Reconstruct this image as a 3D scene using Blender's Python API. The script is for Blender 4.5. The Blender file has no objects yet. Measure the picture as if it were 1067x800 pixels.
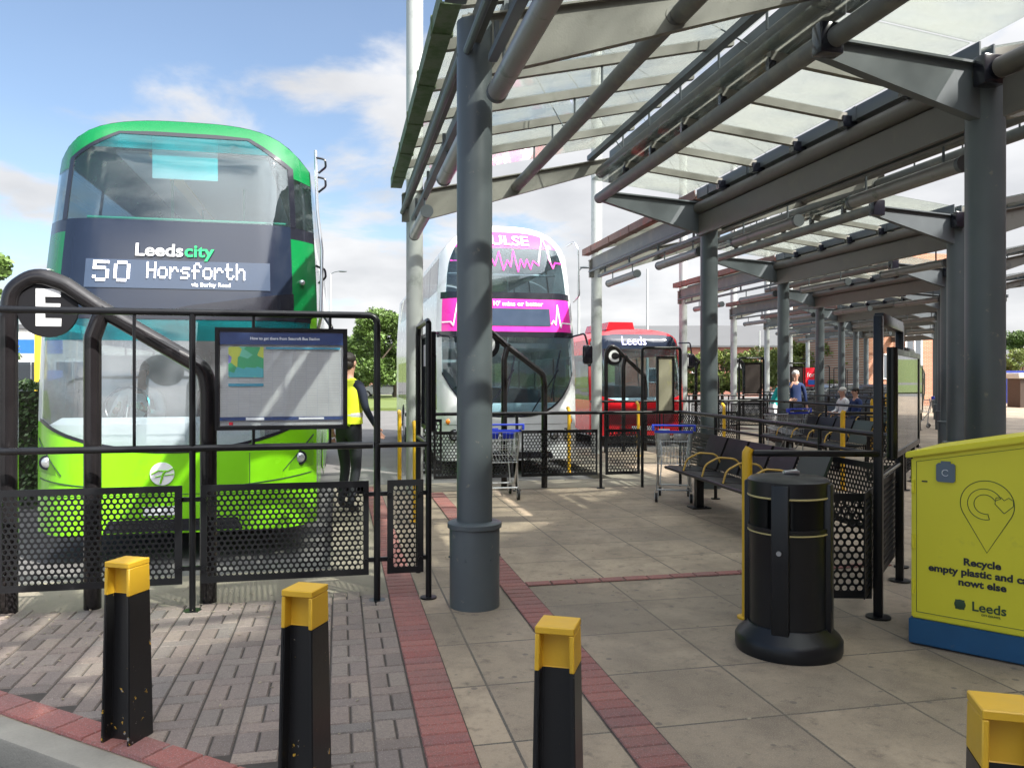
import bpy, bmesh, math, random
from mathutils import Vector, Matrix
from mathutils.geometry import tessellate_polygon
random.seed(7)
R = math.radians
sc = bpy.context.scene
COL = sc.collection
TH = R(12.2)                      # the bays are turned 12.2 degrees to the view
BX = Vector((math.cos(TH), math.sin(TH), 0)); AY = Vector((-math.sin(TH), math.cos(TH), 0))
O0 = Vector((-.264, 5.62, 0)); P = Vector((3.15, 6.05, 0))
def bay(n): return O0 + P * n
def W(n, u, w, z=0): return bay(n) + BX * u + AY * w + Vector((0, 0, z))
PU, PW = P.dot(BX), P.dot(AY)

# ------------------------------------------------------------------ materials
def nt(name):
    m = bpy.data.materials.new(name); m.use_nodes = True
    n = m.node_tree.nodes; l = m.node_tree.links
    return m, n, l, n['Principled BSDF']
def mat(name, col, rough=.5, metal=0, var=.12, scale=6, bump=0, bscale=60, coat=0, dirt=None, dscale=3, dlo=.55, dhi=.7, spec=.5):
    m, n, l, b = nt(name)
    tc = n.new('ShaderNodeTexCoord')
    no = n.new('ShaderNodeTexNoise'); no.inputs['Scale'].default_value = scale; no.inputs['Detail'].default_value = 6
    l.new(tc.outputs['Object'], no.inputs['Vector'])
    mx = n.new('ShaderNodeMix'); mx.data_type = 'RGBA'
    c = Vector(col)
    mx.inputs['A'].default_value = (*(c * (1 - var)), 1); mx.inputs['B'].default_value = (*[min(1, v * (1 + var)) for v in c], 1)
    l.new(no.outputs['Fac'], mx.inputs['Factor'])
    out = mx.outputs['Result']
    if dirt:
        d = n.new('ShaderNodeTexNoise'); d.inputs['Scale'].default_value = dscale; d.inputs['Detail'].default_value = 8; d.inputs['Roughness'].default_value = .7
        l.new(tc.outputs['Object'], d.inputs['Vector'])
        r = n.new('ShaderNodeMapRange'); r.inputs['From Min'].default_value = dlo; r.inputs['From Max'].default_value = dhi
        l.new(d.outputs['Fac'], r.inputs['Value'])
        m2 = n.new('ShaderNodeMix'); m2.data_type = 'RGBA'; l.new(r.outputs['Result'], m2.inputs['Factor'])
        l.new(out, m2.inputs['A']); m2.inputs['B'].default_value = (*dirt, 1); out = m2.outputs['Result']
    l.new(out, b.inputs['Base Color'])
    b.inputs['Metallic'].default_value = metal; b.inputs['Specular IOR Level'].default_value = spec
    rr = n.new('ShaderNodeMapRange'); rr.inputs['To Min'].default_value = max(0.02, rough - .08); rr.inputs['To Max'].default_value = min(1, rough + .08)
    l.new(no.outputs['Fac'], rr.inputs['Value']); l.new(rr.outputs['Result'], b.inputs['Roughness'])
    b.inputs['Coat Weight'].default_value = coat; b.inputs['Coat Roughness'].default_value = .05
    if bump:
        bn = n.new('ShaderNodeTexNoise'); bn.inputs['Scale'].default_value = bscale; bn.inputs['Detail'].default_value = 5
        l.new(tc.outputs['Object'], bn.inputs['Vector'])
        bu = n.new('ShaderNodeBump'); bu.inputs['Strength'].default_value = bump; bu.inputs['Distance'].default_value = .01
        l.new(bn.outputs['Fac'], bu.inputs['Height']); l.new(bu.outputs['Normal'], b.inputs['Normal'])
    return m
def glass(name, tint, refl=1.0, dirt=0.0, dirtcol=(.5, .5, .45), rough=.02, dscale=2.5, trans=False):
    m = bpy.data.materials.new(name); m.use_nodes = True
    n = m.node_tree.nodes; l = m.node_tree.links; n.clear()
    o = n.new('ShaderNodeOutputMaterial'); t = n.new('ShaderNodeBsdfTransparent'); t.inputs[0].default_value = (*tint, 1)
    g = n.new('ShaderNodeBsdfGlossy'); g.inputs['Roughness'].default_value = rough
    f = n.new('ShaderNodeLayerWeight'); f.inputs['Blend'].default_value = .5
    pw = n.new('ShaderNodeMath'); pw.operation = 'POWER'; pw.inputs[1].default_value = 4.5; l.new(f.outputs['Facing'], pw.inputs[0])
    mu = n.new('ShaderNodeMath'); mu.operation = 'MULTIPLY_ADD'; mu.inputs[1].default_value = .9; mu.inputs[2].default_value = .045 * refl; mu.use_clamp = True
    l.new(pw.outputs[0], mu.inputs[0])
    a = n.new('ShaderNodeMixShader'); l.new(mu.outputs[0], a.inputs[0]); l.new(t.outputs[0], a.inputs[1]); l.new(g.outputs[0], a.inputs[2])
    d = n.new('ShaderNodeBsdfTranslucent' if trans else 'ShaderNodeBsdfDiffuse'); d.inputs[0].default_value = (*dirtcol, 1)
    tc = n.new('ShaderNodeTexCoord'); no = n.new('ShaderNodeTexNoise'); no.inputs['Scale'].default_value = dscale; no.inputs['Detail'].default_value = 7
    l.new(tc.outputs['Object'], no.inputs['Vector'])
    mr = n.new('ShaderNodeMapRange'); mr.inputs['From Min'].default_value = .35; mr.inputs['From Max'].default_value = .75; mr.inputs['To Max'].default_value = dirt
    mr.inputs['To Min'].default_value = dirt * .25
    l.new(no.outputs['Fac'], mr.inputs['Value'])
    b = n.new('ShaderNodeMixShader'); l.new(mr.outputs['Result'], b.inputs[0]); l.new(a.outputs[0], b.inputs[1]); l.new(d.outputs[0], b.inputs[2])
    l.new(b.outputs[0], o.inputs[0])
    return m
def emis(name, col, s):
    m, n, l, b = nt(name); b.inputs['Base Color'].default_value = (*col, 1)
    b.inputs['Emission Color'].default_value = (*col, 1); b.inputs['Emission Strength'].default_value = s; return m

M = {}
M['steel'] = mat('slate grey painted steel', (.078, .094, .102), .42, var=.18, scale=3, dirt=(.17, .165, .14), dscale=11, dlo=.63, dhi=.69, bump=.04)
M['steel_dk'] = mat('dark slate painted steel', (.09, .105, .115), .45, var=.15, scale=4)
M['roofsteel'] = mat('weathered grey roof steel', (.115, .118, .115), .5, var=.18, scale=3, dirt=(.2, .19, .155), dscale=3, dlo=.5, dhi=.72)
M['beam'] = mat('pale dirty painted roof plate', (.185, .18, .158), .6, var=.2, scale=2.5, dirt=(.13, .125, .1), dscale=5, dlo=.55, dhi=.75, bump=.1)
M['plate'] = mat('brown grey roof plate', (.1, .094, .086), .5, var=.18, scale=2.5, dirt=(.12, .11, .09), dscale=4)
M['gutter'] = mat('mossy green gutter', (.13, .16, .1), .7, var=.3, scale=8, dirt=(.06, .105, .035), dscale=4, dlo=.42, dhi=.6, bump=.3)
M['rustgutter'] = mat('red brown gutter edge', (.18, .1, .08), .7, var=.3, scale=8, dirt=(.4, .08, .05), dscale=2)
M['mast'] = mat('pale grey mast paint', (.4, .42, .41), .5, var=.08, scale=1.5, dirt=(.2, .22, .2), dscale=1.5)
M['black'] = mat('black gloss painted steel', (.007, .0075, .009), .3, var=.3, scale=9, dirt=(.06, .057, .052), dscale=22, dlo=.72, dhi=.78, bump=.05, spec=.35)
M['hoop'] = mat('black brown gloss tube paint', (.012, .011, .012), .2, var=.3, scale=6, dirt=(.1, .09, .085), dscale=14, dlo=.68, dhi=.8, bump=.06, bscale=30)
M['perf'] = mat('black perforated sheet', (.008, .0085, .01), .42, var=.3, scale=7, spec=.35, dirt=(.05, .05, .05), dscale=12, dlo=.66, dhi=.8)
M['lightbody'] = mat('grimy strip light tube', (.22, .21, .2), .35, var=.2, scale=6, dirt=(.1, .11, .09), dscale=6)
M['lamp_dark'] = mat('dark grimy strip light casing', (.1, .1, .09), .4, var=.3, scale=5)
M['yellow'] = mat('yellow paint', (.72, .42, .02), .4, var=.1, scale=8, dirt=(.12, .07, .02), dscale=16, dlo=.64, dhi=.7, bump=.08)
M['bollard'] = mat('chipped black bollard paint', (.014, .014, .015), .33, var=.3, scale=8, dirt=(.35, .22, .06), dscale=9, dlo=.7, dhi=.72, bump=.1, bscale=25)
def chipped():
    m, n, l, b = nt('chipped black bollard enamel')
    tc = n.new('ShaderNodeTexCoord'); sp = n.new('ShaderNodeSeparateXYZ'); l.new(tc.outputs['Object'], sp.inputs[0])
    oi = n.new('ShaderNodeObjectInfo'); ad = n.new('ShaderNodeVectorMath'); ad.operation = 'ADD'; l.new(tc.outputs['Object'], ad.inputs[0]); l.new(oi.outputs['Location'], ad.inputs[1])
    no = n.new('ShaderNodeTexNoise'); no.inputs['Scale'].default_value = 16; no.inputs['Detail'].default_value = 7; no.inputs['Roughness'].default_value = .65; l.new(ad.outputs[0], no.inputs['Vector'])
    k = n.new('ShaderNodeMapRange'); k.inputs['From Min'].default_value = .28; k.inputs['From Max'].default_value = .02; k.inputs['To Min'].default_value = 0; k.inputs['To Max'].default_value = .1; l.new(sp.outputs[2], k.inputs[0])
    a = n.new('ShaderNodeMath'); a.operation = 'ADD'; l.new(no.outputs['Fac'], a.inputs[0]); l.new(k.outputs[0], a.inputs[1])
    g_ = n.new('ShaderNodeMath'); g_.operation = 'GREATER_THAN'; g_.inputs[1].default_value = .675; l.new(a.outputs[0], g_.inputs[0])
    n2 = n.new('ShaderNodeTexNoise'); n2.inputs['Scale'].default_value = 40; l.new(ad.outputs[0], n2.inputs['Vector'])
    r = n.new('ShaderNodeValToRGB'); r.color_ramp.interpolation = 'CONSTANT'; r.color_ramp.elements[0].color = (.3, .3, .29, 1); r.color_ramp.elements[1].color = (.6, .36, .04, 1); r.color_ramp.elements[1].position = .47; l.new(n2.outputs['Fac'], r.inputs[0])
    mx = n.new('ShaderNodeMix'); mx.data_type = 'RGBA'; l.new(g_.outputs[0], mx.inputs['Factor']); mx.inputs['A'].default_value = (.013, .013, .014, 1); l.new(r.outputs[0], mx.inputs['B']); l.new(mx.outputs['Result'], b.inputs['Base Color'])
    b.inputs['Roughness'].default_value = .34
    bu = n.new('ShaderNodeBump'); bu.inputs['Strength'].default_value = .25; bu.inputs['Distance'].default_value = .004; l.new(no.outputs['Fac'], bu.inputs['Height']); l.new(bu.outputs[0], b.inputs['Normal'])
    return m
M['bollard'] = chipped()
M['binblack'] = mat('black moulded litter bin', (.009, .01, .012), .36, spec=.4, var=.2, scale=5, dirt=(.06, .06, .05), dscale=14, dlo=.66, dhi=.8)
M['gold'] = mat('gold stripe', (.5, .42, .18), .4)
M['lime'] = mat('yellow green recycling bin panel', (.74, .68, .03), .45, var=.06, scale=2, dirt=(.5, .46, .05), dscale=4, dlo=.6, dhi=.8)
M['binblue'] = mat('blue recycling bin base', (.008, .08, .19), .5, var=.15, scale=6, dirt=(.1, .13, .16), dscale=14, dlo=.62, dhi=.8)
M['ink'] = mat('dark green ink', (.03, .07, .03), .5)
M['inkblack'] = mat('black ink', (.015, .02, .03), .5)
M['slate_label'] = mat('slate plastic lock plate', (.1, .14, .18), .4)
M['white'] = mat('white paint', (.78, .79, .8), .4, var=.04)
M['chrome'] = mat('dull chrome wire', (.5, .52, .54), .3, metal=.85, var=.1)
M['blueplastic'] = mat('blue trolley plastic', (.02, .05, .5), .4)
M['redplastic'] = mat('red trolley plastic', (.6, .02, .02), .4)
M['rubber'] = mat('rubber', (.02, .02, .02), .75)
M['green'] = mat('emerald bus paint', (.002, .15, .038), .25, var=.05, coat=.3)
M['limebus'] = mat('lime bus paint', (.2, .58, .008), .25, var=.06, coat=.5, dirt=(.13, .34, .02), dscale=2.5, dlo=.55, dhi=.85)
M['silver'] = mat('silver white bus paint', (.68, .7, .72), .25, var=.04, coat=.5, dirt=(.45, .45, .45), dscale=2)
M['redbus'] = mat('red bus paint', (.58, .012, .02), .25, var=.05, coat=.5)
M['maroon'] = mat('maroon bus panel', (.22, .02, .03), .35, var=.1)
M['pink'] = mat('pink bus vinyl', (.72, .03, .36), .3, var=.04, coat=.4)
M['pinkline'] = mat('pale pink line', (.85, .2, .5), .4)
M['discblack'] = mat('matt black disc', (.008, .008, .01), .6, spec=.25)
M['trimblack'] = mat('black bus trim', (.012, .013, .02), .2, coat=.3)
M['navy'] = mat('navy black destination panel', (.012, .018, .034), .12, coat=.25, var=.1)
M['led'] = emis('white display dots', (.95, .95, 1), .8)
M['ledblue'] = emis('blue white display dots', (.55, .55, 1), .9)
M['busgreenletter'] = mat('green lettering', (.02, .5, .15), .4)
M['ledoff'] = mat('display glass', (.04, .06, .1), .2, coat=.3)
M['interior'] = mat('bus interior grey', (.42, .46, .5), .6)
M['dash'] = mat('pale dashboard', (.78, .8, .84), .6)
M['seat'] = mat('bus seat', (.06, .09, .12), .8, var=.3, scale=30)
M['rectangle'] = mat('pale blind', (.95, .97, .97), .5)
M['tan'] = mat('tan ceiling strip', (.85, .58, .34), .5)
M['polegreen'] = mat('green grab pole', (.02, .2, .12), .4)
M['lens'] = mat('headlamp lens', (.5, .53, .55), .1, metal=.6, coat=1)
M['amber'] = mat('amber lens', (.8, .25, .02), .2, coat=1)
M['tyre'] = mat('tyre rubber', (.02, .02, .02), .8)
M['rim'] = mat('wheel rim', (.35, .35, .36), .4, metal=.6)
M['wglass'] = glass('windscreen glass', (.82, .92, .94), 1.5, .035, (.35, .42, .45), .01)
M['tealglass'] = glass('teal tinted glass', (.1, .68, .7), 2.0, .3, (.02, .3, .33), .01)
M['lowglass'] = glass('lower windscreen glass', (.82, .86, .87), 2.2, .14, (.6, .63, .66), .01)
M['sglass'] = glass('side window glass', (.62, .68, .7), 2.5, .1, (.3, .33, .35), .01)
M['roofglass'] = glass('dirty roof glass', (.91, .94, .92), 1.0, .52, (.3, .31, .28), .06, 2.2, True)
M['caseglass'] = glass('case glass', (.55, .6, .6), 2.5, .2, (.3, .32, .3), .02)
M['skin'] = mat('skin', (.48, .27, .2), .55, var=.06)
M['hair_dk'] = mat('dark hair', (.02, .015, .012), .6); M['hair_wh'] = mat('white hair', (.6, .58, .55), .6)
M['hair_br'] = mat('brown hair', (.08, .045, .025), .6)
M['navycloth'] = mat('navy cloth', (.015, .02, .04), .85, var=.25, scale=14, bump=.3, bscale=20)
M['darktrouser'] = mat('dark trouser cloth', (.02, .022, .03), .85, var=.25, scale=14)
M['hivis'] = mat('yellow hi vis cloth', (.75, .85, .03), .6, var=.1, scale=8, bump=.3, bscale=18)
M['tape'] = mat('reflective tape', (.6, .6, .6), .3)
M['teal'] = mat('teal cloth', (.01, .4, .38), .8, var=.15); M['bluecloth'] = mat('deep blue cloth', (.012, .03, .11), .8, var=.2)
M['whitecloth'] = mat('white cloth', (.7, .7, .72), .8); M['shoe'] = mat('black shoe', (.015, .015, .015), .4)
M['leaf'] = mat('green leaf', (.075, .13, .022), .55, var=.45, scale=1.2); M['leaf_lt'] = mat('light green leaf', (.15, .19, .035), .55, var=.45, scale=.9)
M['leaf_dk'] = mat('dark hedge leaf', (.04, .075, .02), .5, var=.45, scale=3)
M['bark'] = mat('bark', (.09, .07, .05), .9, bump=.5)
M['roofgrey'] = mat('grey roof sheet', (.085, .087, .09), .7, var=.12, scale=.6)
M['cream'] = mat('cream wall', (.6, .58, .52), .8); M['concrete_w'] = mat('grey wall', (.35, .35, .34), .85)
M['winglass'] = mat('dark window glass', (.03, .04, .05), .08, coat=1)
M['carred'] = mat('red car paint', (.55, .01, .02), .25, coat=.8); M['carwhite'] = mat('white car paint', (.7, .7, .7), .25, coat=.8)
M['carsilver'] = mat('silver car paint', (.35, .37, .4), .3, metal=.4, coat=.8); M['cardark'] = mat('dark car paint', (.02, .03, .06), .25, coat=.8)
M['blueshop'] = mat('blue shop fascia', (.02, .12, .5), .5); M['yellowshop'] = mat('yellow pillar', (.7, .5, .03), .5)
M['skipblue'] = mat('blue container', (.02, .04, .25), .6, var=.2)
M['posternavy'] = mat('poster navy', (.02, .05, .16), .35, coat=.4)
M['posterteal'] = mat('poster teal', (.05, .3, .42), .35, coat=.4)
M['redsign'] = mat('red sign', (.7, .01, .03), .4)

def poster_mat():
    m, n, l, b = nt('printed timetable poster')
    tc = n.new('ShaderNodeTexCoord'); mp = n.new('ShaderNodeMapping'); l.new(tc.outputs['Object'], mp.inputs[0])
    br = n.new('ShaderNodeTexBrick'); br.inputs['Scale'].default_value = 1; br.inputs['Brick Width'].default_value = .075; br.inputs['Row Height'].default_value = .012
    br.inputs['Mortar Size'].default_value = .0022; br.offset = 0
    mp.inputs['Rotation'].default_value = (R(90), 0, 0)
    l.new(mp.outputs[0], br.inputs['Vector'])
    br.inputs['Color1'].default_value = (.93, .93, .9, 1); br.inputs['Color2'].default_value = (.86, .86, .83, 1); br.inputs['Mortar'].default_value = (.77, .79, .8, 1)
    l.new(br.outputs['Color'], b.inputs['Base Color']); b.inputs['Roughness'].default_value = .3; b.inputs['Coat Weight'].default_value = .6
    return m
M['poster'] = poster_mat()
def map_mat():
    m, n, l, b = nt('printed route map')
    tc = n.new('ShaderNodeTexCoord'); v = n.new('ShaderNodeTexVoronoi'); v.inputs['Scale'].default_value = 14
    l.new(tc.outputs['Object'], v.inputs['Vector'])
    r = n.new('ShaderNodeValToRGB'); r.color_ramp.interpolation = 'CONSTANT'
    e = r.color_ramp.elements; e[0].color = (.08, .38, .42, 1); e[1].position = .75; e[1].color = (.5, .55, .08, 1)
    for p, c in ((.25, (.05, .35, .15, 1)), (.42, (.08, .3, .5, 1)), (.6, (.15, .5, .35, 1)), (.9, (.2, .2, .5, 1))):
        x = e.new(p); x.color = c
    s = n.new('ShaderNodeSeparateColor'); l.new(v.outputs['Color'], s.inputs[0]); l.new(s.outputs[0], r.inputs[0]); l.new(r.outputs[0], b.inputs['Base Color'])
    b.inputs['Roughness'].default_value = .3
    return m
M['map'] = map_mat()
def brickwall_mat(name, c1, c2, mortar):
    m, n, l, b = nt(name)
    tc = n.new('ShaderNodeTexCoord'); mp = n.new('ShaderNodeMapping'); mp.inputs['Rotation'].default_value = (R(90), 0, 0); l.new(tc.outputs['Object'], mp.inputs[0])
    br = n.new('ShaderNodeTexBrick'); br.inputs['Scale'].default_value = 1; br.inputs['Brick Width'].default_value = .23; br.inputs['Row Height'].default_value = .075; br.inputs['Mortar Size'].default_value = .008
    br.inputs['Color1'].default_value = (*c1, 1); br.inputs['Color2'].default_value = (*c2, 1); br.inputs['Mortar'].default_value = (*mortar, 1)
    l.new(mp.outputs[0], br.inputs['Vector'])
    no = n.new('ShaderNodeTexNoise'); no.inputs['Scale'].default_value = .7; no.inputs['Detail'].default_value = 8; l.new(tc.outputs['Object'], no.inputs['Vector'])
    mr = n.new('ShaderNodeMapRange'); mr.inputs['To Min'].default_value = .75; mr.inputs['To Max'].default_value = 1.2; l.new(no.outputs['Fac'], mr.inputs[0])
    vm = n.new('ShaderNodeVectorMath'); vm.operation = 'SCALE'; l.new(br.outputs['Color'], vm.inputs[0]); l.new(mr.outputs[0], vm.inputs['Scale'])
    l.new(vm.outputs[0], b.inputs['Base Color']); b.inputs['Roughness'].default_value = .9
    return m
M['brick_o'] = brickwall_mat('orange brick', (.36, .14, .07), (.3, .11, .055), (.4, .33, .26))
M['brick_r'] = brickwall_mat('red brick', (.33, .1, .06), (.27, .08, .05), (.3, .25, .2))

def flags_mat():
    m, n, l, b = nt('concrete paving flags')
    g = n.new('ShaderNodeNewGeometry'); mp = n.new('ShaderNodeMapping'); mp.vector_type = 'POINT'
    mp.inputs['Rotation'].default_value = (0, 0, -TH); l.new(g.outputs['Position'], mp.inputs[0])
    off = Vector((O0.dot(BX) + .48, O0.dot(AY) + .52, 0)); mp.inputs['Location'].default_value = (-off.x, -off.y, 0)
    br = n.new('ShaderNodeTexBrick'); br.offset = 0; br.inputs['Scale'].default_value = 1; br.inputs['Brick Width'].default_value = .66; br.inputs['Row Height'].default_value = .66
    br.inputs['Mortar Size'].default_value = .008; br.inputs['Mortar Smooth'].default_value = .35; br.inputs['Bias'].default_value = 0
    br.inputs['Color1'].default_value = (.43, .335, .235, 1); br.inputs['Color2'].default_value = (.29, .228, .165, 1); br.inputs['Mortar'].default_value = (.075, .065, .055, 1)
    l.new(mp.outputs[0], br.inputs['Vector'])
    def noise(s, d=8, r=.6):
        x = n.new('ShaderNodeTexNoise'); x.inputs['Scale'].default_value = s; x.inputs['Detail'].default_value = d; x.inputs['Roughness'].default_value = r
        l.new(mp.outputs[0], x.inputs['Vector']); return x
    cur = br.outputs['Color']
    for s, lo, hi, a, c in ((.55, .46, .6, .5, (.16, .13, .1)), (.9, .42, .64, .55, (.14, .11, .08)), (5.5, .6, .7, .4, (.09, .07, .055)), (3.2, .48, .7, .6, (.13, .1, .075)), (9, .58, .7, .6, (.09, .07, .055)), (28, .5, .72, .45, (.17, .14, .11)), (160, .5, .7, .45, (.5, .46, .38))):
        x = noise(s); r = n.new('ShaderNodeMapRange'); r.inputs['From Min'].default_value = lo; r.inputs['From Max'].default_value = hi; r.inputs['To Max'].default_value = a
        l.new(x.outputs['Fac'], r.inputs[0]); mx = n.new('ShaderNodeMix'); mx.data_type = 'RGBA'; l.new(r.outputs[0], mx.inputs['Factor']); l.new(cur, mx.inputs['A']); mx.inputs['B'].default_value = (*c, 1); cur = mx.outputs['Result']
    # gum spots
    v = n.new('ShaderNodeTexVoronoi'); v.inputs['Scale'].default_value = 5.5; l.new(mp.outputs[0], v.inputs['Vector'])
    r = n.new('ShaderNodeMapRange'); r.inputs['From Min'].default_value = .08; r.inputs['From Max'].default_value = .11; r.inputs['To Min'].default_value = .7; r.inputs['To Max'].default_value = 0
    l.new(v.outputs['Distance'], r.inputs[0]); mx = n.new('ShaderNodeMix'); mx.data_type = 'RGBA'; l.new(r.outputs[0], mx.inputs['Factor']); l.new(cur, mx.inputs['A']); mx.inputs['B'].default_value = (.12, .105, .09, 1); cur = mx.outputs['Result']
    l.new(cur, b.inputs['Base Color']); 
    rr = n.new('ShaderNodeMapRange'); rr.inputs['To Min'].default_value = .5; rr.inputs['To Max'].default_value = .85; l.new(noise(2).outputs['Fac'], rr.inputs[0]); l.new(rr.outputs[0], b.inputs['Roughness'])
    bu = n.new('ShaderNodeBump'); bu.inputs['Strength'].default_value = .35; bu.inputs['Distance'].default_value = .006
    ad = n.new('ShaderNodeMath'); ad.operation = 'SUBTRACT'; l.new(noise(90).outputs['Fac'], ad.inputs[0]); l.new(br.outputs['Fac'], ad.inputs[1]); l.new(ad.outputs[0], bu.inputs['Height']); l.new(bu.outputs[0], b.inputs['Normal'])
    return m
M['flags'] = flags_mat()
def ground_mat(name, c1, c2, s=3, bump=.3, bs=90, rough=.85):
    m, n, l, b = nt(name)
    g = n.new('ShaderNodeNewGeometry')
    def noise(sc_, d=9):
        x = n.new('ShaderNodeTexNoise'); x.inputs['Scale'].default_value = sc_; x.inputs['Detail'].default_value = d; l.new(g.outputs['Position'], x.inputs['Vector']); return x
    mx = n.new('ShaderNodeMix'); mx.data_type = 'RGBA'; mx.inputs['A'].default_value = (*c1, 1); mx.inputs['B'].default_value = (*c2, 1)
    a = noise(s); c = noise(bs); ad = n.new('ShaderNodeMath'); ad.operation = 'MULTIPLY_ADD'; ad.inputs[1].default_value = .5
    l.new(c.outputs['Fac'], ad.inputs[0]); sub = n.new('ShaderNodeMath'); sub.operation = 'SUBTRACT'; sub.inputs[1].default_value = .25; l.new(a.outputs['Fac'], sub.inputs[0]); l.new(sub.outputs[0], ad.inputs[2])
    l.new(ad.outputs[0], mx.inputs['Factor']); l.new(mx.outputs['Result'], b.inputs['Base Color']); b.inputs['Roughness'].default_value = rough
    bu = n.new('ShaderNodeBump'); bu.inputs['Strength'].default_value = bump; bu.inputs['Distance'].default_value = .01; l.new(c.outputs['Fac'], bu.inputs['Height']); l.new(bu.outputs[0], b.inputs['Normal'])
    return m
M['asphalt'] = ground_mat('asphalt', (.08, .078, .075), (.16, .155, .15), 1.2)
M['kerb'] = ground_mat('kerb concrete', (.2, .19, .165), (.34, .32, .27), 4)
M['screed'] = ground_mat('smooth concrete', (.15, .13, .1), (.3, .27, .21), 1.5)
M['grass'] = ground_mat('grass', (.06, .1, .02), (.14, .17, .04), 2, .8, 30)
M['sand'] = ground_mat('joint sand', (.035, .03, .027), (.075, .065, .055), 8)
def paver_mat(name, cols):
    m, n, l, b = nt(name)
    at = n.new('ShaderNodeAttribute'); at.attribute_name = 'rnd'
    r = n.new('ShaderNodeValToRGB'); e = r.color_ramp.elements; e[0].color = (*cols[0], 1); e[1].color = (*cols[-1], 1)
    for i, c in enumerate(cols[1:-1]): x = e.new((i + 1) / (len(cols) - 1)); x.color = (*c, 1)
    l.new(at.outputs['Fac'], r.inputs[0])
    g = n.new('ShaderNodeNewGeometry'); cur = r.outputs[0]
    for s, lo, hi, a, c in ((1.6, .4, .7, .45, (.13, .11, .1)), (60, .45, .7, .4, (.1, .085, .08)), (170, .55, .7, .4, (.5, .45, .42))):
        x = n.new('ShaderNodeTexNoise'); x.inputs['Scale'].default_value = s; x.inputs['Detail'].default_value = 8; l.new(g.outputs['Position'], x.inputs['Vector'])
        q = n.new('ShaderNodeMapRange'); q.inputs['From Min'].default_value = lo; q.inputs['From Max'].default_value = hi; q.inputs['To Max'].default_value = a; l.new(x.outputs['Fac'], q.inputs[0])
        mx = n.new('ShaderNodeMix'); mx.data_type = 'RGBA'; l.new(q.outputs[0], mx.inputs['Factor']); l.new(cur, mx.inputs['A']); mx.inputs['B'].default_value = (*c, 1); cur = mx.outputs['Result']
    l.new(cur, b.inputs['Base Color']); b.inputs['Roughness'].default_value = .75
    bu = n.new('ShaderNodeBump'); bu.inputs['Strength'].default_value = .3; bu.inputs['Distance'].default_value = .005; l.new(x.outputs['Fac'], bu.inputs['Height']); l.new(bu.outputs[0], b.inputs['Normal'])
    return m
M['paver'] = paver_mat('grey purple block pavers', [(.15, .122, .108), (.25, .195, .165), (.19, .155, .14), (.28, .225, .185), (.175, .155, .142)])
M['redpaver'] = paver_mat('red block pavers', [(.27, .085, .075), (.33, .12, .1), (.24, .09, .085)])

# ------------------------------------------------------------------ object helpers
def link(name, me, m, parent=None):
    o = bpy.data.objects.new(name, me); COL.objects.link(o)
    if m is not None:
        for x in (m if isinstance(m, (list, tuple)) else [m]): me.materials.append(x)
    if parent is not None: o.parent = parent
    return o
def tag(o, label=None, cat=None, group=None, kind=None):
    if label: o['label'] = label
    if cat: o['category'] = cat
    if group: o['group'] = group
    if kind: o['kind'] = kind
    return o
def thing(name, label, cat, loc=(0, 0, 0), rz=0, group=None):
    o = bpy.data.objects.new(name, None); COL.objects.link(o); o.location = loc; o.rotation_euler = (0, 0, rz); o.empty_display_size = .2
    return tag(o, label, cat, group)
def copy_tree(o, parent=None):
    c = o.copy(); COL.objects.link(c); c.parent = parent
    for ch in o.children: copy_tree(ch, c)
    return c
def dup(o, loc, rz, label):
    c = copy_tree(o); c.location = loc; c.rotation_euler = (0, 0, rz); c['label'] = label; return c
def fillet(pts, r, seg=6):
    pts = [Vector(p) for p in pts]; out = [pts[0]]
    for i in range(1, len(pts) - 1):
        a, b, c = pts[i - 1], pts[i], pts[i + 1]; d1 = (a - b); d2 = (c - b); l1, l2 = d1.length, d2.length; d1.normalize(); d2.normalize()
        ang = d1.angle(d2)
        if ang > 3.1: out.append(b); continue
        t = min(r / math.tan(ang / 2), l1 * .48, l2 * .48); p0 = b + d1 * t; p1 = b + d2 * t
        for k in range(seg + 1):
            s = k / seg; out.append(p0.lerp(b, s).lerp(b.lerp(p1, s), s))
    out.append(pts[-1]); return out
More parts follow.
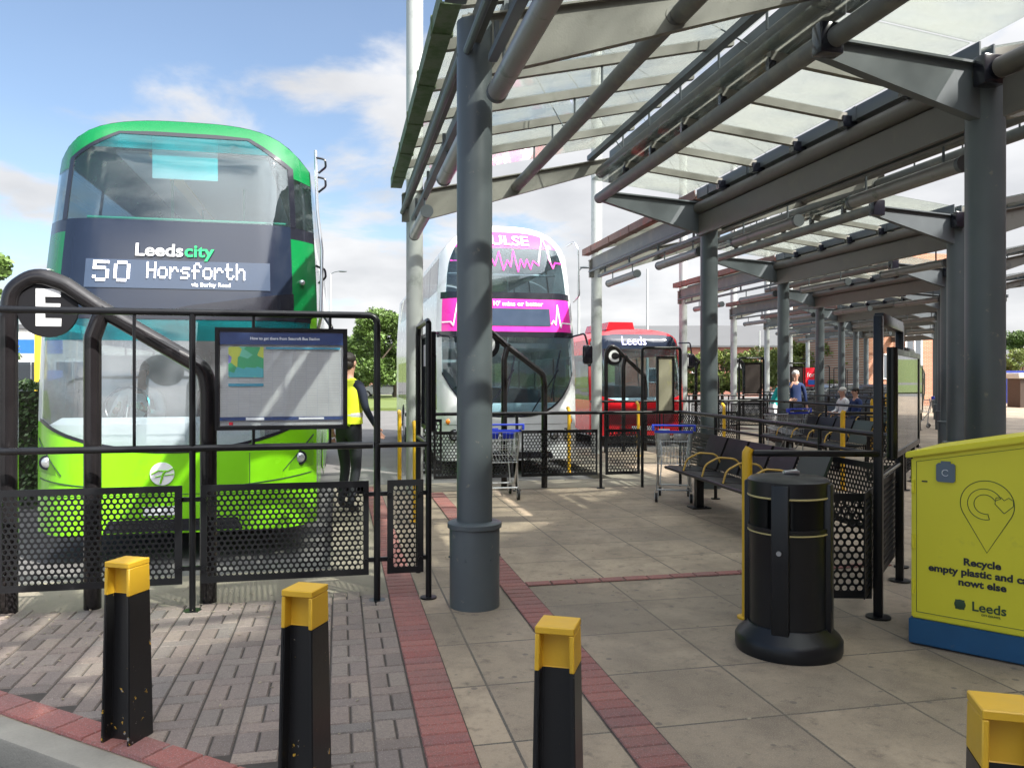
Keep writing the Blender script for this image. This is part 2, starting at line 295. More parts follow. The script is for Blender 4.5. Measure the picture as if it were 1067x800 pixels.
class G:
    def __init__(s): s.bm = bmesh.new()
    def box(s, c, d, rz=0, bev=0, M4=None):
        r = bmesh.ops.create_cube(s.bm, size=1); vs = r['verts']
        mt = (M4 or Matrix.Identity(4)) @ Matrix.Translation(c) @ Matrix.Rotation(rz, 4, 'Z') @ Matrix.Diagonal((*d, 1))
        bmesh.ops.transform(s.bm, matrix=mt, verts=vs)
        if bev:
            es = list({e for v in vs for e in v.link_edges}); bmesh.ops.bevel(s.bm, geom=es, offset=bev, segments=2, affect='EDGES', profile=.5)
        return s
    def cyl(s, a, b, r, r2=None, seg=14, cap=True):
        a, b = Vector(a), Vector(b); d = b - a
        q = d.to_track_quat('Z', 'Y').to_matrix().to_4x4()
        bmesh.ops.create_cone(s.bm, cap_ends=cap, segments=seg, radius1=r, radius2=r if r2 is None else r2, depth=d.length, matrix=Matrix.Translation((a + b) / 2) @ q)
        return s
    def tube(s, pts, r, seg=12, bend=0):
        pts = fillet(pts, bend) if bend else [Vector(p) for p in pts]
        clean = [pts[0]]
        for p in pts[1:]:
            if (p - clean[-1]).length > 1e-5: clean.append(p)
        pts = clean; T = []
        for i in range(len(pts)):
            t = (pts[min(i + 1, len(pts) - 1)] - pts[max(i - 1, 0)]).normalized(); T.append(t)
        up = Vector((0, 0, 1)) if abs(T[0].z) < .9 else Vector((1, 0, 0)); n = T[0].cross(up).normalized(); rings = []
        for i, p in enumerate(pts):
            n = (n - T[i] * n.dot(T[i])).normalized(); b = T[i].cross(n); rr = r[i] if isinstance(r, list) else r
            rings.append([s.bm.verts.new(p + (n * math.cos(k * 2 * math.pi / seg) + b * math.sin(k * 2 * math.pi / seg)) * rr) for k in range(seg)])
        for i in range(len(rings) - 1):
            for k in range(seg): s.bm.faces.new((rings[i][k], rings[i][(k + 1) % seg], rings[i + 1][(k + 1) % seg], rings[i + 1][k]))
        s.bm.faces.new(rings[0]); s.bm.faces.new(rings[-1]); return s
    def prism(s, poly, axis, a, b):      # polygon in the two other axes, extruded from a to b along axis
        f = {'x': lambda p, t: (t, p[0], p[1]), 'y': lambda p, t: (p[0], t, p[1]), 'z': lambda p, t: (p[0], p[1], t)}[axis]
        A = [s.bm.verts.new(f(p, a)) for p in poly]; B = [s.bm.verts.new(f(p, b)) for p in poly]; N = len(poly)
        s.bm.faces.new(A); s.bm.faces.new(B)
        for i in range(N): s.bm.faces.new((A[i], A[(i + 1) % N], B[(i + 1) % N], B[i]))
        return s
    def lathe(s, prof, c=(0, 0, 0), seg=32, sx=1, sy=1):
        rings = []
        for r, z in prof:
            rings.append([s.bm.verts.new((c[0] + r * sx * math.cos(k * 2 * math.pi / seg), c[1] + r * sy * math.sin(k * 2 * math.pi / seg), c[2] + z)) for k in range(seg)])
        for i in range(len(rings) - 1):
            for k in range(seg): s.bm.faces.new((rings[i][k], rings[i][(k + 1) % seg], rings[i + 1][(k + 1) % seg], rings[i + 1][k]))
        s.bm.faces.new(rings[0]); s.bm.faces.new(rings[-1]); return s
    def ell(s, c, d, seg=16, rz=0):
        r = bmesh.ops.create_uvsphere(s.bm, u_segments=seg, v_segments=max(6, seg // 2), radius=1)
        bmesh.ops.transform(s.bm, matrix=Matrix.Translation(c) @ Matrix.Rotation(rz, 4, 'Z') @ Matrix.Diagonal((*d, 1)), verts=r['verts']); return s
    def build(s, name, m, parent=None, ang=35, recalc=True):
        if recalc: bmesh.ops.recalc_face_normals(s.bm, faces=s.bm.faces)
        me = bpy.data.meshes.new(name); s.bm.to_mesh(me); s.bm.free()
        for p in me.polygons: p.use_smooth = True
        me.set_sharp_from_angle(angle=R(ang))
        return link(name, me, m, parent)
def struct(o): o['kind'] = 'structure'; return o
def text_mesh(txt, size, bold=0, ext=0, align='CENTER', space=1):
    c = bpy.data.curves.new('t', 'FONT'); c.body = txt; c.size = size; c.align_x = align; c.align_y = 'CENTER'; c.offset = bold; c.extrude = ext; c.space_character = space; c.resolution_u = 4
    o = bpy.data.objects.new('t', c); COL.objects.link(o); bpy.context.view_layer.update()
    me = bpy.data.meshes.new_from_object(o); bpy.data.objects.remove(o); bpy.data.curves.remove(c)
    return me
def text(name, txt, size, loc, m, parent, bold=0, ext=.002, rz=0, align='CENTER', sx=1, space=1, tilt=0):
    me = text_mesh(txt, size, bold, ext, align, space); me.name = name
    me.transform(Matrix.Translation(loc) @ Matrix.Rotation(rz, 4, 'Z') @ Matrix.Rotation(R(90) + tilt, 4, 'X') @ Matrix.Diagonal((sx, 1, 1, 1)))
    me.materials.clear(); return link(name, me, m, parent)

# ------------------------------------------------------------------ perforated sheet
def perf_bm(g, w, h, mtx, pitch=.04, hr=.0142, border=.035, th=.004, seg=12):
    """sheet w x h in local x,z with hex-packed round holes, solid border"""
    bm = g.bm; iw, ih = w - 2 * border, h - 2 * border
    nx = max(1, int(iw / pitch)); dy = pitch * math.sqrt(3) / 2; ny = max(1, int(ih / dy)); R6 = pitch / math.sqrt(3)
    x0 = (w - (nx - .5) * pitch) / 2; z0 = (h - (ny - 1) * dy) / 2
    cache = {}
    def V(x, z, y):
        k = (round(x, 4), round(z, 4), y); v = cache.get(k)
        if v is None: v = bm.verts.new(mtx @ Vector((x, y, z))); cache[k] = v
        return v
    for j in range(ny):
        for i in range(nx):
            cx = x0 + i * pitch + (pitch / 2 if j % 2 else 0); cz = z0 + j * dy
            for y in (-th / 2, th / 2):
                outer = []; inner = []
                for k in range(seg):
                    a = R(30) + k * 2 * math.pi / seg; rr = R6 if k % 2 == 0 else R6 * math.cos(math.pi / 6)
                    outer.append(V(cx + rr * math.cos(a), cz + rr * math.sin(a), y)); inner.append(bm.verts.new(mtx @ Vector((cx + hr * math.cos(a), y, cz + hr * math.sin(a)))))
                for k in range(seg):
                    q = (outer[k], outer[(k + 1) % seg], inner[(k + 1) % seg], inner[k])
                    bm.faces.new(q if y < 0 else q[::-1])
                if y < 0: keep = inner
            for k in range(seg):
                bm.faces.new((keep[k], keep[(k + 1) % seg], inner[(k + 1) % seg], inner[k]))
    def bx(xa, xb, za, zb):
        g.box(((xa + xb) / 2, 0, (za + zb) / 2), (xb - xa, th + .004, zb - za), M4=mtx)
    bb = x0 - pitch * .42
    bx(0, bb, 0, h); bx(w - bb + 0.0, w, 0, h); zb = z0 - R6 * .6; bx(bb, w - bb, 0, zb); bx(bb, w - bb, h - zb, h)
def sheet(name, w, h, mtx, parent, **k):
    g = G(); perf_bm(g, w, h, mtx, **k); return g.build(name, M['perf'], parent, recalc=False)
def MTX(x, y, z, rz=0): return Matrix.Translation((x, y, z)) @ Matrix.Rotation(rz, 4, 'Z')

# ------------------------------------------------------------------ ground
ZR = -.12
g = G(); g.box((0, 150, ZR - .5), (900, 900, 1)); struct(g.build('road', M['asphalt']))
# saw-toothed platform
pts = []
front = [Vector((-6.0, 5.66, 0)), W(-1, PU - .95, 6.5)]
for n in range(0, 9):
    front.append(W(n, -.95, 6.5)); front.append(W(n, PU - .95, 6.5))
pl = [(p.x, p.y) for p in front] + [(60, 58), (60, -6)]
kb = [(-14, 9.92), (-2.43, 3.78), (-1.47, 3.27), (-.55, 2.75), (1.6, 1.35), (6, -1.5)]
kb_y = kb[::-1]
# clip the front at the left of the picture
front2 = front
pl = [(p.x, p.y) for p in front2] + [(60, 62), (60, -6)] + [(6, -6)] + [(6, -1.5), (1.6, 1.35), (-.55, 2.75), (-1.47, 3.27), (-2.43, 3.78)]
g = G(); g.prism(pl, 'z', ZR - .3, 0); struct(g.build('pavement', M['flags']))
def strip_kerb(pts, wd, z0, z1, name, m, inset=True):
    g = G()
    for i in range(len(pts) - 1):
        a, b = Vector((*pts[i], 0)), Vector((*pts[i + 1], 0)); d = (b - a); L = d.length; d.normalize(); nrm = Vector((-d.y, d.x, 0)); k = max(1, round(L / .9))
        for j in range(k):
            p = a + d * (L * j / k + .004); q = a + d * (L * (j + 1) / k - .004)
            c = (p + q) / 2; g.box((c.x, c.y, (z0 + z1) / 2), ((q - p).length, wd, z1 - z0), math.atan2(d.y, d.x), bev=.018)
    return struct(g.build(name, m))
kp = [Vector((-6.0, 5.66)), Vector((-2.43, 3.78)), Vector((-1.47, 3.27)), Vector((-.55, 2.75)), Vector((1.6, 1.35))]
kd = [((kp[min(i + 1, 4)] - kp[max(i - 1, 0)]).normalized()) for i in range(5)]
strip_kerb([(p.x - d.y * -.068 * 1, p.y - d.x * .068) if False else (p.x + d.y * .068, p.y - d.x * .068) for p, d in zip(kp, kd)], .15, ZR - .1, .006, 'kerb', M['kerb'])
strip_kerb([(p.x, p.y) for p in front2], .13, ZR - .1, .005, 'kerb', M['screed'])
# smooth concrete margin behind the railings, to the saw-tooth edge
g = G()
for n in range(-1, 6):
    a = [W(n, -.93 if n > -1 else -3, 5.62), W(n, PU - .35, 5.62), W(n, PU - .35, 11.6), W(n, PU - .89, 11.6), W(n, PU - .89, 6.43), W(n, -.93 if n > -1 else -3, 6.43)]
    vs = [g.bm.verts.new((p.x, p.y, .004)) for p in a]; g.bm.faces.new(vs)
struct(g.build('concrete_margin', M['screed']))

def pavers(name, m, gen, z=.012, joint=.006):
    """gen yields rectangles (centre u, w, du, dw) in bay 0 axes -> one mesh with bevelled blocks"""
    bm = bmesh.new(); vals = []
    for (u, w, du, dw) in gen:
        a, b = du / 2 - joint / 2, dw / 2 - joint / 2; t = .006; dz = random.uniform(-.0015, .0015)
        lo = [bm.verts.new(W(0, u + x * a, w + y * b, .002)) for x, y in ((-1, -1), (1, -1), (1, 1), (-1, 1))]
        hi = [bm.verts.new(W(0, u + x * (a - t), w + y * (b - t), z + dz)) for x, y in ((-1, -1), (1, -1), (1, 1), (-1, 1))]
        bm.faces.new(hi); rv = random.random(); vals.append(rv)
        for i in range(4): bm.faces.new((lo[i], lo[(i + 1) % 4], hi[(i + 1) % 4], hi[i])); vals.append(rv)
    me = bpy.data.meshes.new(name); bm.to_mesh(me); bm.free()
    at = me.attributes.new('rnd', 'FLOAT', 'FACE'); at.data.foreach_set('value', vals)
    return struct(link(name, me, m))
U1a, U1b, U2a, U2b = -.58, -.36, .27, .48
def kerb_w(u):   # w of the kerb line at this u (bay 0 axes), plus the red edging
    def line(p, q):
        P0 = Vector((*p, 0)) - O0; Q0 = Vector((*q, 0)) - O0
        u0, w0, u1, w1 = P0.dot(BX), P0.dot(AY), Q0.dot(BX), Q0.dot(AY)
        return w0 + (w1 - w0) * (u - u0) / (u1 - u0)
    return line((-2.43, 3.78), (-1.47, 3.27))
def gen_blocks():
    i = 0; u = U1a - .1
    while u > -6.6:
        w = kerb_w(u) + .33; w = math.floor(w / .1) * .1 - .3 * ((i * 7 % 3) / 3); k = i % 2
        while w < .36:
            if w > kerb_w(u) + .07:
                if k: yield (u, w + .05, .2, .1)
                else: yield (u - .05, w + .1, .1, .2); yield (u + .05, w + .1, .1, .2)
            w += .1 if k else .2; k = 1 - k
        u -= .2; i += 1
pavers('block_paving', M['paver'], gen_blocks())
def gen_strip(ua, ub, w0, w1):
    w = w0
    while w < w1: yield ((ua + ub) / 2, w + .05, ub - ua, .1); w += .1
pavers('red_paver_strip', M['redpaver'], gen_strip(U1a, U1b, -2.9, 6.2))
pavers('red_paver_strip', M['redpaver'], gen_strip(U2a, U2b, -3.6, 5.4))
def gen_cross():
    u = U2b + .1
    while u < 3.6: yield (u, .46, .2, .11); u += .2
    u = -1.6 + .1
pavers('red_paver_strip', M['redpaver'], gen_cross())
def gen_edge():   # red blocks along the kerb
    p = Vector((-2.43, 3.78, 0)); q = Vector((-1.47, 3.27, 0)); d = (q - p).normalized(); nr = Vector((-d.y, d.x, 0)) * 1
    if nr.y < 0: nr = -nr
    return p, d, nr
p0, d0, n0 = gen_edge()
def edge_pavers():
    bm = bmesh.new(); vals = []; s = -4.2
    while s < 2.35:
        c = p0 + d0 * (s + .1) + n0 * .085; a, b, t = .097, .077, .006
        lo = [bm.verts.new(c + d0 * x * a + n0 * y * b + Vector((0, 0, .003))) for x, y in ((-1, -1), (1, -1), (1, 1), (-1, 1))]
        hi = [bm.verts.new(c + d0 * x * (a - t) + n0 * y * (b - t) + Vector((0, 0, .016))) for x, y in ((-1, -1), (1, -1), (1, 1), (-1, 1))]
        bm.faces.new(hi); rv = random.random(); vals.append(rv)
        for i in range(4): bm.faces.new((lo[i], lo[(i + 1) % 4], hi[(i + 1) % 4], hi[i])); vals.append(rv)
        s += .2
    me = bpy.data.meshes.new('x'); bm.to_mesh(me); bm.free(); at = me.attributes.new('rnd', 'FLOAT', 'FACE'); at.data.foreach_set('value', vals)
    return struct(link('red_paver_strip', me, M['redpaver']))
edge_pavers()
# joint sand under the blocks
g = G(); ug = [(-4.5, .398), (U1b, kerb_w(U1b) + .03), (U1b, .4)]
vs = [g.bm.verts.new(W(0, u, w, .0045)) for u, w in ug]; g.bm.faces.new(vs); struct(g.build('joint_sand', M['sand']))
g = G()
for ua, ub, w0, w1 in ((U1a, U1b, .4, 6.15), (U2a, U2b, -3.4, 5.4), (U2b, 3.6, .405, .515)):
    g.bm.faces.new([g.bm.verts.new(W(0, u, w, .0055)) for u, w in ((ua, w0), (ub, w0), (ub, w1), (ua, w1))])
struct(g.build('joint_sand', M['sand']))
# grass banks
for (x0, x1, y0, y1) in ((-26, -6, 42, 58), (-30, -2, 60, 75), (60, 130, 60, 200), (-200, -60, 40, 200)):
    g = G(); g.box(((x0 + x1) / 2, (y0 + y1) / 2, ZR), (x1 - x0, y1 - y0, .3)); struct(g.build('lawn', M['grass']))
g = G(); N = 40
for i in range(N):
    a = math.pi * (.05 + .9 * i / (N - 1))
rings = [[g.bm.verts.new((math.cos(math.pi * i / N) * r, math.sin(math.pi * i / N) * r, z + (4 * math.sin(i * .9) + 2.5 * math.sin(i * 2.3)) * (1 if z > 2 else 0))) for i in range(N + 1)] for r, z in ((330, -1), (420, 9), (600, 16))]
for j in range(2):
    for i in range(N): g.bm.faces.new((rings[j][i], rings[j][i + 1], rings[j + 1][i + 1], rings[j + 1][i]))
struct(g.build('hills', M['grass']))

bm = bmesh.new(); rs_ = random.Random(3)
for i in range(420):
    if i % 3: u_, w_ = rs_.uniform(-4, U1a), rs_.gauss(.25, .25) if i % 2 else rs_.uniform(-2.4, .3)
    else: u_, w_ = rs_.uniform(-.3, 3.4), rs_.uniform(-3, 5.3)
    if w_ < kerb_w(u_) + .25: continue
    p = W(0, u_, w_, .02); s_ = rs_.uniform(.004, .013); a_ = rs_.uniform(0, 6.3); du, dv = Vector((math.cos(a_), math.sin(a_), rs_.uniform(-.3, .3))) * s_, Vector((-math.sin(a_), math.cos(a_), rs_.uniform(-.3, .3))) * s_ * .6
    f_ = [bm.verts.new(p + q) for q in (du, dv, -du, -dv)]; g2 = [bm.verts.new(v_.co - Vector((0, 0, .003))) for v_ in f_]; bm.faces.new(f_); bm.faces.new(g2[::-1])
    for k_ in range(4): bm.faces.new((f_[k_], g2[k_], g2[(k_ + 1) % 4], f_[(k_ + 1) % 4]))
me = bpy.data.meshes.new('ground_debris'); bm.to_mesh(me); bm.free()
tag(link('ground_debris', me, mat('pale crumbs and leaf bits', (.3, .26, .19), .8, var=.7, scale=3)), 'tiny pale crumbs and leaf bits scattered over the paving', 'debris', kind='stuff')

# ------------------------------------------------------------------ canopy
ORD = ['first', 'second', 'third', 'fourth', 'fifth', 'sixth', 'seventh', 'eighth']
def zL(u): return 4.12 + .225 * u
WN, WF = -.04, 5.45
def kit_left(root, w0=WN, w1=WF, n=0):
    # gutter, plate, slim rail on the left edge
    g = G(); u = -.17
    g.prism([(u - .08, 4.2), (u + .07, 4.2), (u + .07, 4.32), (u + .055, 4.32), (u + .055, 4.215), (u - .065, 4.215), (u - .065, 4.33), (u - .08, 4.33)], 'y', w0, w1)
    w = w0 + .5
    while w < w1: g.box((u - .005, w, 4.26), (.17, .05, .14)); w += 1.1
    g.build('gutter', M['rustgutter'] if n > 0 else M['gutter'], root)
    g = G(); g.box((-.03, (w0 + w1) / 2, 4.035), (.045, w1 - w0, .24)); g.build('plate_beam', M['roofsteel'], root)
    g = G(); g.box((.04, (w0 + w1) / 2, 3.74), (.06, w1 - w0 - .5, .05))
    for w in (.6, 2.0, 3.4, 4.8): g.box((.04, w, 3.84), (.03, .03, .17))
    g.build('light_rail', M['steel_dk'], root)
    for u_, z_, r_ in ((-.1, 3.86, .028), (.14, 3.92, .035)): g = G(); g.cyl((u_, w0 + .02, z_), (u_, w1 - .05, z_), r_, seg=10); g.build('conduit', M['steel_dk'], root)
def left_wing(root, near=True, far=True, wts=(.75, 1.65, 2.55, 3.45, 4.35), WF=WF):
    for w in ([.0] if near else []) + ([5.42] if far else []):
        g = G(); g.prism([(-.1, 4.1), (2.9, 4.76), (2.9, 4.62), (.5, 3.86), (.1, 3.74), (-.1, 3.74)], 'y', w - .035, w + .035)
        g.prism([(-.1, 4.1), (2.9, 4.76), (2.9, 4.775), (-.1, 4.115)], 'y', w - .08, w + .08)
        g.build('tapered_arm', M['beam'], root)
    ws = [WN + .04] + list(wts) + [WF - .04] if True else wts
    for w in (WN + .03,) + tuple(wts):
        g = G(); g.prism([(-.1, zL(-.1) + .1), (2.85, zL(2.85) + .1), (2.85, zL(2.85) + .19), (-.1, zL(-.1) + .19)], 'y', w - .03, w + .03)
        g.build('rafter', M['beam'], root)
        for uu in (1.5, 2.7): g = G(); g.cyl((uu, w, zL(uu) - .1), (uu, w, zL(uu) + .11), .012, seg=6); g.build('pin', M['steel_dk'], root)
    g = G(); g.cyl((1.5, WN, zL(1.5) - .17), (1.5, WF, zL(1.5) - .17), .075, seg=18); g.build('tube_beam', M['roofsteel'], root)
    g = G(); g.cyl((2.76, WN, zL(2.76) - .17), (2.76, WF, zL(2.76) - .17), .08, seg=18); g.build('tube_beam', M['roofsteel'], root)
    g = G(); g.box((2.93, (WN + WF) / 2, 4.83), (.07, WF - WN, .12)); g.build('ridge_beam', M['steel_dk'], root)
    g = G(); g.box((2.6, (WN + WF) / 2, zL(2.6) + .06), (.09, WF - WN, .07)); g.build('purlin', M['steel_dk'], root)
    g = G(); g.box((.25, (WN + WF) / 2, zL(.25) + .06), (.09, WF - WN, .07)); g.build('purlin', M['steel_dk'], root)
    edges = [WN] + list(wts) + [WF]
    for i in range(len(edges) - 1):
        a, b = edges[i] + .005, edges[i + 1] - .005; g = G()
        g.prism([(-.2, zL(-.2) + .2), (2.95, zL(2.95) + .2), (2.95, zL(2.95) + .212), (-.2, zL(-.2) + .212)], 'y', a, b); g.build('glass_pane', M['roofglass'], root)
def right_wing(root, wts=(.75, 1.65, 2.55, 3.45, 4.35), WF=WF, arms=(.06, 5.3)):
    zr = lambda u: 4.36 - .11 * (u - 2.7)
    for w in arms:
        g = G(); g.prism([(2.7, 4.24), (4.36, 4.14), (4.36, 3.68), (4.2, 3.72), (2.7, 4.13)], 'y', w - .045, w + .045)
        g.prism([(2.7, 4.24), (4.36, 4.14), (4.36, 4.16), (2.7, 4.26)], 'y', w - .09, w + .09); g.build('tapered_arm', M['steel_dk'], root)
    for w in wts:
        g = G(); g.prism([(2.72, zr(2.72)), (4.1, zr(4.1)), (4.1, zr(4.1) + .08), (2.72, zr(2.72) + .08)], 'y', w - .03, w + .03); g.build('rafter', M['beam'], root)
        g = G(); g.box((4.12, w, 4.2), (.16, .09, .11)); g.build('bracket', M['trimblack'], root)
        g = G(); g.box((2.74, w, 4.32), (.07, .05, .12)); g.build('bracket', M['trimblack'], root)
    g = G(); g.cyl((2.74, WN, 4.2), (2.74, WF, 4.2), .078, seg=18); g.build('tube_beam', M['roofsteel'], root)
    g = G(); g.cyl((4.2, WN, 4.08), (4.2, WF - .1, 4.08), .085, seg=18); g.build('tube_beam', M['plate'], root)
    g = G(); g.box((4.22, (WN + WF) / 2 , 3.83), (.05, WF - WN - .25, .3)); g.build('plate_beam', M['plate'], root)
    for u_, z_ in ((2.74, 4.2), (4.2, 4.08)): g = G(); g.box((u_, WN - .03, z_), (.2, .13, .24), bev=.015); g.build('end_clamp', M['trimblack'], root)
    # upstand between the two wings
    g = G(); g.box((2.9, (WN + WF) / 2, 4.5), (.04, WF - WN, .14)); g.build('plate_beam', M['steel_dk'], root)
    edges = [WN] + list(wts) + [WF]
    for i in range(len(edges) - 1):
        a, b = edges[i] + .005, edges[i + 1] - .005; g = G()
        g.prism([(2.62, zr(2.62) + .09), (4.05, zr(4.05) + .09), (4.05, zr(4.05) + .102), (2.62, zr(2.62) + .102)], 'y', a, b); g.build('glass_pane', M['roofglass'], root)
def column(root, u, w, r, top, sleeve=True, m='steel', cap=None):
    g = G(); g.cyl((u, w, 0), (u, w, top), r, seg=40); c = g.build('column', M[m], root)
    if sleeve:
        g = G(); g.lathe([(r + .05, 0), (r + .052, .54), (r + .05, .55)], (u, w, 0), 40); g.lathe([(r + .055, .55), (r + .066, .555), (r + .066, .585), (r + .055, .592), (r + .004, .6)], (u, w, 0), 40)
        for k in range(6):
            a = k * math.pi / 3; g.cyl((u + (r + .045) * math.cos(a), w + (r + .045) * math.sin(a), .35), (u + (r + .06) * math.cos(a), w + (r + .06) * math.sin(a), .35), .006, seg=6)
        g.build('base_sleeve', M[m], c)
    return c
def mast(root, u=.08, w=5.47, top=9.5):
    g = G(); g.cyl((u, w, 0), (u, w, top), .116, seg=32); c = g.build('mast', M['mast'], root)
    g = G()
    for tu, tw in ((1.5, 3.0), (2.76, 1.2), (2.76, 4.6)): g.cyl((u, w, 8.8), (tu, tw, zL(tu) - .05), .008, seg=6)
    g.build('tie_rod', M['steel_dk'], c); return c
CGROUP = 'steel and glass canopy bays over the bus stands'
def make_bay(): 
    r = thing('bus_station_canopy', '', 'canopy', bay(0), TH, CGROUP)
    kit_left(r); left_wing(r); right_wing(r); column(r, 0, 0, .125, 4.1); mast(r); column(r, 4.32, .1, .15, 4.12); return r
c0 = make_bay()
c0['label'] = 'nearest glass canopy bay, its mossy green gutter against the sky above the sleeved column'
# the next bays share the pieces but have a red-brown gutter edge
c1 = dup(c0, bay(1), TH, 'second canopy bay from the camera, red brown gutter edge above the red bus')
for ch in c1.children:
    if ch.name.startswith('gutter'): ch.data = ch.data.copy(); ch.data.materials[0] = M['rustgutter']
LBL = {2: 'third canopy bay from the camera, beyond the red bus', 3: 'fourth canopy bay from the camera, above the man in navy', 4: 'fifth canopy bay from the camera, low in the row of receding roofs',
       5: 'sixth canopy bay from the camera, just before the last one', 6: 'farthest canopy bay at the end of the row'}
for n in range(2, 7): dup(c1, bay(n), TH, LBL[n])
# roofs on the concourse side of the second column row
IG = 'cantilevered canopy wings on the concourse side'
w0 = thing('canopy_wing', 'cantilevered glass roof overhead, its tubes ending at the top of the near column', 'canopy', bay(-1) + BX * (PU + .03), TH, IG)
kit_left(w0, w1=5.19); left_wing(w0, near=True, far=False, WF=5.19); right_wing(w0, WF=5.19, arms=(.06,))
w1_ = thing('canopy_wing', '', 'canopy', bay(0) + BX * (PU + .03), TH, IG); kit_left(w1_, w1=5.19); left_wing(w1_, near=True, far=False, WF=5.19)
for ch in list(w0.children) + list(w1_.children):
    if ch.name.startswith('gutter'): ch.data.materials[0] = M['steel_dk']
WL = ['glass canopy wing right of the thickest dark column at the top right', 'second glass canopy wing behind the thickest dark column', 'third glass canopy wing along the right hand column row', 'fourth glass canopy wing along the right hand column row', 'fifth glass canopy wing, small above the orange building', 'last glass canopy wing at the far right end']
w1_['label'] = WL[0]
for n in range(1, 6): dup(w1_, bay(n) + BX * (PU + .03), TH, WL[n])
# strip lights
def strip_light(label, loc):
    r = thing('strip_light', label, 'light', loc, TH, 'tubular strip lights hanging below the canopy edges')
    g = G(); g.cyl((0, .04, 0), (0, 1.56, 0), .07, seg=20); g.build('casing', M['lightbody'], r)
    g = G(); g.cyl((0, 0, 0), (0, .045, 0), .074, seg=20); g.build('end_cap', M['steel_dk'], r)
    g = G(); g.cyl((0, 1.555, 0), (0, 1.6, 0), .074, seg=20); g.build('end_cap', M['steel_dk'], r)
    for w in (.25, 1.35): g = G(); g.cyl((0, w, .06), (0, w, .22), .012, seg=8); g.build('hanger', M['steel_dk'], r)
    return r
s0 = strip_light('strip light under the green gutter just behind the near column', W(0, .05, .5, 3.52))
dup(s0, W(0, .05, 3.6, 3.52), TH, 'greenish strip light under the far end of the mossy gutter beside the mast')
dup(s0, bay(-1) + BX * (PU + .12) + AY * 3.45 + Vector((0, 0, 3.55)), TH, 'nearest strip light, its round end touching the top of the near column')
for n in range(1, 6):
    for k, w in enumerate((.4, 3.0)):
        dup(s0, W(n, .05, w, 3.52), TH, f'{"nearer" if k == 0 else "farther"} strip light under the left edge of the {ORD[n]} canopy bay')
for n in range(0, 5):
    for k, w in enumerate((.5, 3.1)):
        dup(s0, bay(n) + BX * (PU + .12) + AY * w + Vector((0, 0, 3.5)), TH, f'{"nearer" if k == 0 else "farther"} grimy strip light behind the right plate beam of the {ORD[n]} canopy bay')

# ------------------------------------------------------------------ railings
def post(g, x, y, h, r=.022, foot=True):
    g.cyl((x, y, 0.006), (x, y, h), r, seg=14); 
    if foot: g.cyl((x, y, .0), (x, y, .012), .06, seg=18)
def railing_E():
    r = thing('railing', 'tall black railing in front of the green bus with perforated lower panels', 'railing', bay(-1), TH, 'black railings with perforated panels across the bus stands')
    w = 5.5
    for u in (1.19, 2.44, -.06):
        g = G(); post(g, u, w, 2.04, .021); g.build('post', M['black'], r)
    g = G(); g.tube([(-2.0, w, 2.05), (3.69, w, 2.05), (3.69, w, .005)], .024, bend=.07); g.cyl((3.69, w, 0), (3.69, w, .012), .06, seg=18); g.build('top_rail', M['black'], r)
    g = G(); g.cyl((-2.0, w, 1.12), (3.66, w, 1.12), .024); g.cyl((3.7, w, 1.12), (4.06, w, 1.12), .02); g.build('mid_rail', M['black'], r)
    for u, z0 in ((2.07, 1.12), (3.36, 1.12), (2.84, 1.9), (2.84, 1.12), (-.6, 1.12), (.6, 1.12)):
        g = G(); g.cyl((u, w, z0), (u, w, 1.25 if u == 2.84 and z0 < 1.5 else 2.04), .011, seg=8); g.build('bar', M['black'], r)
    g = G(); post(g, 4.06, w, 2.0, .022); g.build('post', M['black'], r)
    for a, b in ((1.23, 2.38), (2.50, 3.63), (3.76, 4.02), (-.02, 1.15), (-1.2, -.1)):
        s = sheet('perforated_panel', b - a, .67, MTX(a, w - .03, .2), r)
        for z in (.3, .77):
            for u, e in ((a + .02, -.05), (b - .02, .05)):
                g = G(); g.cyl((u, w - .05, z), (u, w + .02, z), .017, seg=10); g.box((u + e * .6, w, z), (.09, .02, .03)); g.build('clamp', M['black'], s)
    # side frame running away from the last post
    g = G(); g.tube([(4.06, w, 2.0), (4.06, w + .06, 2.02), (4.06, w + .72, 2.02), (4.06, w + .78, 1.95), (4.06, w + .78, 0)], .022); g.build('side_frame', M['black'], r)
    g = G(); g.cyl((4.06, w, 1.12), (4.06, w + .78, 1.12), .02); g.build('mid_rail', M['black'], r)
    return r
railing_E()
